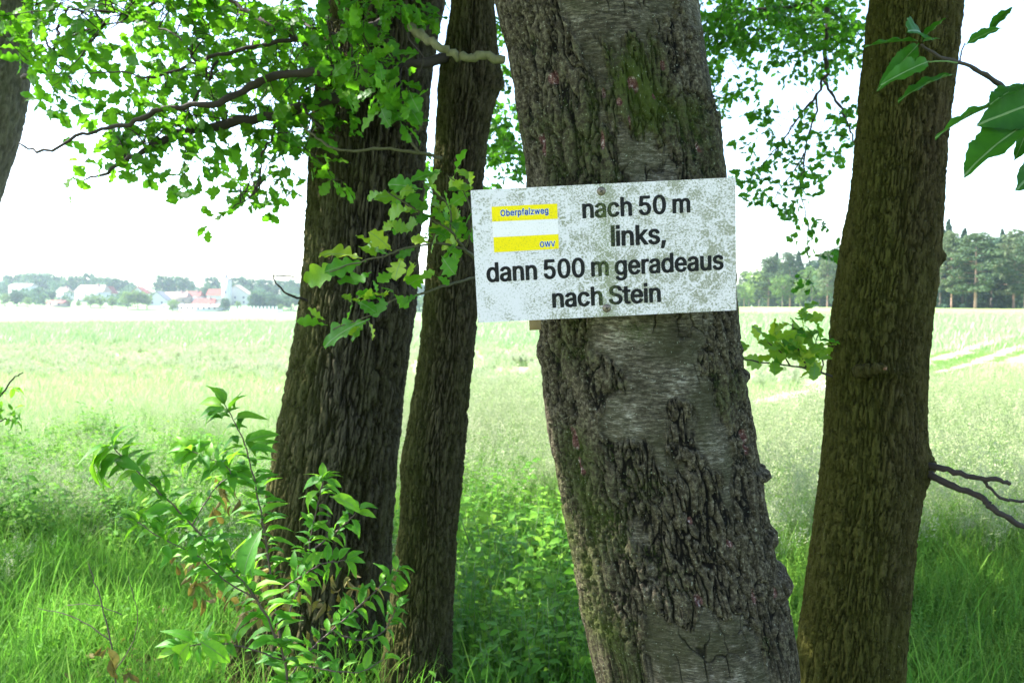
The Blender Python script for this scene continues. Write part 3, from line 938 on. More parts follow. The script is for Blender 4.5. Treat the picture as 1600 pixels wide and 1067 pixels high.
# ------------------------------------------------------------------ scatter by geometry nodes (stuff only)
_src = {}
def variants(key, meshes):
    c = bpy.data.collections.new(key)
    for i, me in enumerate(meshes):
        c.objects.link(bpy.data.objects.new(key + "_%02d" % i, me))
    ng = bpy.data.node_groups.new(key, 'GeometryNodeTree')
    ng.interface.new_socket('Geometry', in_out='INPUT', socket_type='NodeSocketGeometry')
    ng.interface.new_socket('Geometry', in_out='OUTPUT', socket_type='NodeSocketGeometry')
    gi, go = ng.nodes.new('NodeGroupInput'), ng.nodes.new('NodeGroupOutput')
    ci = ng.nodes.new('GeometryNodeCollectionInfo')
    ci.inputs[0].default_value = c
    ci.inputs[1].default_value = True
    ci.inputs[2].default_value = True
    ip = ng.nodes.new('GeometryNodeInstanceOnPoints')
    ip.inputs['Pick Instance'].default_value = True
    def na(n, t):
        a = ng.nodes.new('GeometryNodeInputNamedAttribute')
        a.data_type = t
        a.inputs[0].default_value = n
        return a.outputs[0]
    L = ng.links.new
    L(gi.outputs[0], ip.inputs['Points'])
    L(ci.outputs[0], ip.inputs['Instance'])
    L(na('idx', 'INT'), ip.inputs['Instance Index'])
    L(na('rot', 'FLOAT_VECTOR'), ip.inputs['Rotation'])
    L(na('scl', 'FLOAT'), ip.inputs['Scale'])
    L(ip.outputs[0], go.inputs[0])
    _src[key] = (ng, len(meshes))

def scatter(name, key, pts, rot, scl, parent=None, idx=None, **props):
    ng, nv = _src[key]
    pts = np.asarray(pts, dtype=np.float32)
    me = bpy.data.meshes.new(name)
    me.vertices.add(len(pts))
    me.vertices.foreach_set("co", pts.ravel())
    a = me.attributes.new('rot', 'FLOAT_VECTOR', 'POINT')
    a.data.foreach_set("vector", np.asarray(rot, dtype=np.float32).ravel())
    a = me.attributes.new('scl', 'FLOAT', 'POINT')
    a.data.foreach_set("value", np.asarray(scl, dtype=np.float32))
    a = me.attributes.new('idx', 'INT', 'POINT')
    a.data.foreach_set("value", (idx if idx is not None else rng.integers(0, nv, len(pts))).astype(np.int32))
    o = link(name, me, parent, **props)
    md = o.modifiers.new("scatter", 'NODES')
    md.node_group = ng
    return o

def rand_rot(n, tilt=.15, full=False):
    if full:
        return rng.uniform(-np.pi, np.pi, (n, 3)) * np.array([.35, .35, 1])
    return np.stack([rng.normal(0, tilt, n), rng.normal(0, tilt, n), rng.uniform(0, 2 * np.pi, n)], 1)

# spray = a twig with leaf rosettes
def spray_mesh(seed, nl=14, size=.34, ls=.085, N=9, kind='oak', mat=None, drop=.25):
    R = np.random.default_rng(seed)
    g = Geo()
    tips = []
    main = [np.array([0, 0, 0.0]), np.array([.5, R.uniform(-.1, .1), .03]), np.array([1.0, R.uniform(-.2, .2), -.08])]
    main = [m * size for m in main]
    g.add(*tube(main, .0032, .0012, 4, 2), 1)
    for k in range(4):
        t = .3 + .2 * k
        b = main[0] * (1 - t) + main[2] * t
        e = b + size * .35 * unit(np.array([.5, (-1) ** k * R.uniform(.5, 1), R.uniform(-.5, .5)]))
        g.add(*tube([b, (b + e) / 2 + R.normal(0, .008, 3), e], .0018, .0008, 3, 1), 1)
        tips.append(e)
    tips.append(main[2])
    B, D, Nn = [], [], []
    for i in range(nl):
        t = tips[i % len(tips)]
        B.append(t + R.normal(0, .010, 3))
        D.append(unit(np.array([.4, 0, -drop]) + R.normal(0, .8, 3)))
        Nn.append(unit(np.array([0, 0, 1.0]) + R.normal(0, .5, 3)))
    v, f = leaf_batch(B, D, Nn, ls * R.uniform(.7, 1.2, nl), ls * .62 * R.uniform(.8, 1.2, nl), kind, N, R.uniform(-.1, .4, nl), .2)
    g.add(v, f, 0)
    return g.mesh("spray", [mat or M_oakleaf, M_twig])
variants("oak_spray", [spray_mesh(s, 11, .32, .10, 16) for s in range(6)])
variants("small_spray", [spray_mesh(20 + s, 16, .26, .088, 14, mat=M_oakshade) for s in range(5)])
variants("crown_spray", [spray_mesh(40 + s, 22, .55, .15, 4, 'ell') for s in range(4)])

pts = np.array(spray_left)
scatter("foliage", "oak_spray", pts - [0, 0, 0], rand_rot(len(pts), full=True), rng.uniform(.7, 1.1, len(pts)) * .75, big, kind="stuff")

RIGHT = [(1110, 50, 38, 50, 3.6, 5, 36), (1125, 150, 34, 24, 3.8, 4.6, 12), (1135, 190, 22, 16, 3.8, 4.4, 4), (1150, 90, 22, 40, 3.8, 5, 12), (1240, 28, 105, 30, 3.8, 5.6, 90), (1295, 62, 48, 36, 3.8, 5, 34), (1245, 88, 34, 20, 3.8, 4.8, 14), (1165, 15, 55, 22, 3.6, 5, 26),
         (1215, 190, 22, 10, 4, 4.4, 4), (1292, 205, 36, 24, 4, 4.5, 14), (1318, 236, 18, 14, 4, 4.4, 5), (1192, 240, 26, 16, 4, 4.6, 7), (1235, 232, 22, 18, 4, 4.6, 7), (1168, 282, 10, 8, 4, 4.4, 2), (1216, 290, 34, 20, 4, 4.6, 11), (1226, 325, 26, 10, 4, 4.5, 4),
         (1190, 345, 10, 6, 4, 4.4, 1), (1265, 400, 14, 20, 4, 4.3, 5), (1254, 352, 12, 8, 4, 4.3, 2), (1322, 275, 10, 12, 4, 4.3, 2), (1258, 425, 10, 8, 4, 4.2, 2)]
def cluster_pts(tab):
    out = []
    for cx, cy, rx, ry, y0, y1, n in tab:
        for _ in range(int(n * .85)):
            out.append(cl_pt(R1, cx, cy, rx, ry, y0, y1))
    return np.array(out)
pr = cluster_pts(RIGHT)
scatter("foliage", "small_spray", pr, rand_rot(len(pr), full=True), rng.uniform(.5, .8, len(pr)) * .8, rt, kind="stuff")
HB = []
for pl, w0, w1 in [([(1296, -10, 4.2), (1290, 85, 4.2), (1293, 112, 4.2), (1285, 126, 4.2), (1275, 150, 4.2), (1250, 180, 4.25), (1225, 215, 4.3)], 8, 2), ([(1287, 126, 4.2), (1308, 158, 4.2), (1323, 190, 4.2), (1338, 228, 4.2)], 5, 2.5),
                   ([(1276, 146, 4.2), (1274, 182, 4.2), (1262, 215, 4.2), (1256, 258, 4.2), (1250, 300, 4.2), (1262, 350, 4.2), (1264, 410, 4.2)], 4, 1.2), ([(1250, 182, 4.2), (1215, 230, 4.2), (1180, 270, 4.2)], 2.5, 1.2),
                   ([(1340, -40, 3.4), (1296, -10, 4.2), (1240, 10, 4.4), (1170, 20, 4.5), (1110, 60, 4.6)], 10, 3), ([(1256, 240, 4.2), (1225, 290, 4.2), (1190, 340, 4.2)], 2.5, 1)]:
    branch(rt, pl, w0, w1, M_twig, "branch", 50 + len(HB), .004, 6)
    HB.append(1)
MIDGAP = [(800, 175, 22, 60, 4, 6, 26), (790, 250, 24, 26, 4, 6, 12), (770, 110, 18, 50, 4, 6, 14), (795, 40, 22, 40, 4, 6, 12), (670, 240, 14, 30, 4.2, 5.5, 7), (665, 290, 10, 12, 4.2, 5, 3), (700, 20, 12, 22, 4, 5.5, 3), (745, 270, 16, 20, 4, 5.5, 5), (822, 225, 14, 25, 4, 5, 6)]
pm = cluster_pts(MIDGAP)
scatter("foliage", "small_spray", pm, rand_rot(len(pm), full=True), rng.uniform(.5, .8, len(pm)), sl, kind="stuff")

# overhead crowns (above the frame) shifted and thinned to steer where shade falls
def crown(tree, cx, cy, cz, rx, ry, rz, n):
    out = []
    while len(out) < n:
        q = rng.normal(0, 1, (n * 2, 3))
        q = unit(q) * (rng.uniform(0.25, 1, (n * 2, 1)) ** .5)
        p = q * [rx, ry, rz] + [cx, cy, cz]
        lim = np.where(np.abs(p[:, 0]) < .72 * p[:, 1] + .8, EYE + .40 * np.maximum(p[:, 1], 0) + .45, 2.0)
        keep = p[:, 2] > np.maximum(lim, 2.2)
        nz = fbm(p[:, 0] * .8, p[:, 1] * .8, p[:, 2] * .8, 2, 3)
        keep &= nz > -.22
        out += list(p[keep])
    out = np.array(out[:n])
    return scatter("crown", "crown_spray", out, rand_rot(n, full=True), rng.uniform(.8, 1.3, n), tree, kind="stuff")
crown(big, -.6, 3.9, 6.0, 2.2, 2.2, 2.2, 300)
crown(sl, -.6, 2.6, 5.1, 2.0, 1.7, 2.0, 270)
crown(rt, 1.9, 2.3, 5.6, 1.9, 2.0, 2.0, 160)
crown(birch, -1.0, 1.2, 4.9, 2.2, 1.8, 2.0, 560)
crown(fl, -6.4, 4.6, 6.0, 2.4, 2.4, 2.0, 90)

# ------------------------------------------------------------------ oak twig beside the sign (slender oak)
tw = lambda pl, w0, w1, s: branch(sl, pl, w0, w1, M_mosstwig, "twig", s, .0012, 6)
tw([(765, 480, 2.8), (778, 455, 2.4), (770, 420, 2.15), (745, 405, 2.1), (725, 389, 2.05), (705, 362, 2.0), (675, 342, 2.0), (640, 322, 2.0), (605, 300, 2.0)], 6, 2, 61)
tw([(728, 390, 2.05), (690, 381, 2.0), (640, 387, 1.98), (600, 400, 1.95), (560, 410, 1.95), (515, 425, 1.95)], 4, 2, 62)
tw([(772, 425, 2.3), (742, 434, 2.15), (700, 445, 2.05), (660, 459, 2.0), (615, 470, 2.0), (580, 492, 1.95), (520, 515, 1.95)], 4.5, 2, 63)
tw([(728, 388, 2.05), (738, 345, 2.0), (725, 300, 2.0), (700, 275, 2.0)], 3, 1.5, 64)
tw([(705, 362, 2.0), (700, 320, 2.0), (660, 285, 2.0)], 3, 1.5, 65)
SIGNLEAVES = [(566, 404, 494, 384, 44, 1), (572, 408, 505, 418, 30, 0), (545, 415, 468, 442, 22, 2), (580, 425, 532, 452, 40, 0), (606, 398, 570, 372, 28, 0), (612, 392, 585, 360, 24, 1), (600, 470, 556, 456, 30, 0), (598, 462, 594, 498, 34, 0), (578, 498, 490, 534, 30, 0),
              (560, 500, 540, 512, 16, 1), (512, 508, 462, 500, 26, 0), (508, 500, 478, 484, 20, 2), (660, 296, 600, 282, 30, 0), (636, 310, 585, 296, 26, 2), (640, 325, 602, 338, 28, 1), (655, 345, 634, 362, 26, 2), (690, 268, 640, 276, 22, 0), (650, 300, 622, 292, 26, 2), (668, 312, 652, 330, 26, 0),
              (735, 280, 716, 268, 26, 1), (738, 300, 702, 318, 26, 0), (742, 330, 720, 345, 20, 0), (735, 300, 736, 268, 18, 1), (705, 330, 690, 300, 16, 0), (700, 372, 670, 352, 24, 0), (690, 360, 660, 388, 28, 1), (672, 380, 640, 372, 24, 1), (650, 385, 622, 408, 26, 0), (630, 400, 612, 436, 34, 2),
              (640, 408, 650, 440, 26, 1), (615, 425, 590, 440, 24, 0), (650, 440, 680, 424, 16, 2), (665, 425, 635, 452, 26, 0), (690, 400, 705, 425, 22, 0), (700, 390, 722, 398, 18, 0), (680, 430, 702, 446, 14, 0), (590, 395, 560, 360, 22, 1), (700, 345, 718, 360, 20, 0), (745, 345, 740, 380, 20, 0),
              (615, 460, 640, 480, 20, 0), (655, 460, 630, 470, 16, 0), (555, 470, 585, 480, 14, 0), (600, 300, 570, 312, 14, 2), (688, 330, 665, 345, 22, 0), (725, 300, 700, 290, 22, 0), (715, 380, 690, 392, 22, 0), (560, 385, 590, 398, 20, 1), (640, 360, 612, 352, 24, 2), (620, 345, 596, 358, 22, 1)]
R2 = np.random.default_rng(5)
def trace_leaf(tree, meshes, bx, by, tx, ty, w, Y, R, tilt=.5, pet=.1):
    a = P(bx, by, Y)
    b = P(tx, ty, Y + R.uniform(-.05, .05))
    d = b - a
    L = np.linalg.norm(d) / (1 + pet)
    n = unit(np.array([R.normal(0, .25), -.75, .75]) + R.normal(0, tilt, 3) * .6)
    return put_leaf(meshes, a, d, n, L, tree)
ly_lit = {}
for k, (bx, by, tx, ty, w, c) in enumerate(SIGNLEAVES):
    pool = lit_leaves if c else oak_leaves
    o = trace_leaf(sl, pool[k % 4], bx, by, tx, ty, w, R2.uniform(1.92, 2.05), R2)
    L = math.hypot(tx - bx, ty - by)
    s = np.clip(w / (L * .62) * 1.15, .8, 1.7)
    o.matrix_basis = o.matrix_basis @ Matrix.Diagonal((s, 1, 1, 1))
for _ in range(26):
    cx, cy, rx, ry = [(650, 320, 45, 40), (620, 400, 60, 40), (700, 300, 35, 30), (590, 480, 40, 22), (715, 370, 20, 40)][R2.integers(5)]
    p = P(cx + R2.uniform(-rx, rx), cy + R2.uniform(-ry, ry), R2.uniform(1.95, 2.15))
    for _k in range(2):
        put_leaf((lit_leaves if R2.random() < .45 else oak_leaves)[R2.integers(4)], p, unit(R2.normal(0, 1, 3) + [-.4, 0, -.3]), unit(R2.normal(0, .5, 3) + [0, -.3, 1]), R2.uniform(.035, .075), sl)

# sprout on the right oak
tw2 = lambda pl, w0, w1, s: branch(rt, pl, w0, w1, M_twig, "twig", s, .001, 6)
tw2([(1300, 588, 2.25), (1270, 578, 2.2), (1230, 571, 2.15), (1190, 566, 2.1), (1150, 558, 2.1)], 4, 2, 71)
tw2([(1262, 577, 2.19), (1250, 550, 2.15), (1240, 520, 2.1), (1238, 505, 2.1)], 2.5, 1.5, 72)
tw2([(1282, 582, 2.22), (1286, 560, 2.2), (1275, 535, 2.2), (1280, 520, 2.2)], 2.5, 1.5, 73)
tw2([(1235, 572, 2.15), (1220, 550, 2.12), (1200, 535, 2.1)], 2.5, 1.5, 74)
R3 = np.random.default_rng(9)
for cx, cy, rx, ry, n in [(1210, 540, 26, 20, 17), (1248, 515, 18, 20, 15), (1276, 548, 20, 18, 15), (1215, 562, 20, 8, 5), (1157, 552, 6, 8, 3), (1255, 560, 30, 10, 6), (1240, 530, 30, 16, 8)]:
    for _ in range(n):
        a, r = R3.uniform(0, 6.28), math.sqrt(R3.random())
        p = P(cx + rx * r * math.cos(a), cy + ry * r * math.sin(a), R3.uniform(2.08, 2.22))
        put_leaf((lit_leaves if R3.random() < .72 else oak_leaves)[R3.integers(4)], p, unit(R3.normal(0, 1, 3) + [0, -.2, -.1]), unit(R3.normal(0, .5, 3) + [0, -.9, .8]), R3.uniform(.042, .072), rt)

# ------------------------------------------------------------------ branch hanging in at the upper right
oh = empty("overhanging_branch", tuple(P(1900, 260, 1.15)), "dark serrated leaf branch hanging in at the upper right corner", "branch")
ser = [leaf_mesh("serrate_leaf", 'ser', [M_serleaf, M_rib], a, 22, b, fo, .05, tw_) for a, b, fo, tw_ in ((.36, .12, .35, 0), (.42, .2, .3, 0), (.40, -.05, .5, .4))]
branch(oh, [(2700, 420, 1.3), (2200, 320, 1.2), (1900, 260, 1.15), (1720, 230, 1.12), (1640, 192, 1.1), (1580, 146, 1.08), (1540, 118, 1.05), (1500, 98, 1.03), (1468, 90, 1.02), (1440, 70, 1.0)], 11, 4, M_twig, "twig", 81, .0005)
branch(oh, [(1500, 98, 1.03), (1502, 82, 1.03), (1508, 68, 1.03)], 2.5, 1.8, M_twig, "twig", 82, .0002)
branch(oh, [(1500, 99, 1.03), (1475, 96, 1.02), (1450, 97, 1.02)], 3, 2, M_green_stem, "twig", 83, .0002)
R4 = np.random.default_rng(4)
for k, (bx, by, tx, ty, w, nn) in enumerate([(1438, 65, 1350, 63, 15, 0), (1436, 68, 1378, 132, 22, 1), (1452, 96, 1384, 122, 18, 1), (1492, 116, 1397, 142, 19, 0), (1440, 62, 1476, 24, 13, 0), (1440, 56, 1432, 34, 13, 1), (1441, 66, 1470, 57, 9, 0), (1508, 71, 1562, 36, 30, 1),
                                          (1545, 50, 1584, 3, 8, 0), (1570, 160, 1454, 196, 11, 0), (1645, 150, 1536, 190, 62, 2), (1615, 190, 1504, 243, 24, 0), (1612, 180, 1590, 252, 36, 2), (1608, 134, 1545, 146, 16, 0), (1650, 230, 1600, 290, 40, 2), (1680, 150, 1640, 110, 40, 2)]):
    a, b = P(bx, by, 1.03), P(tx, ty, 1.03 - .03 * (k % 3))
    L = np.linalg.norm(b - a)
    nrm = {0: (0, -.35, 1), 1: (.2, -.8, .6), 2: (.1, -1, .25)}[nn]
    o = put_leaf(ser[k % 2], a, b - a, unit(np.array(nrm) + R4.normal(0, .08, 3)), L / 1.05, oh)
    px = math.hypot(tx - bx, ty - by)
    s = .8 * w / px / .38 / (0.45 if nn == 0 else .85)
    o.matrix_basis = o.matrix_basis @ Matrix.Diagonal((s, 1, 1, 1))

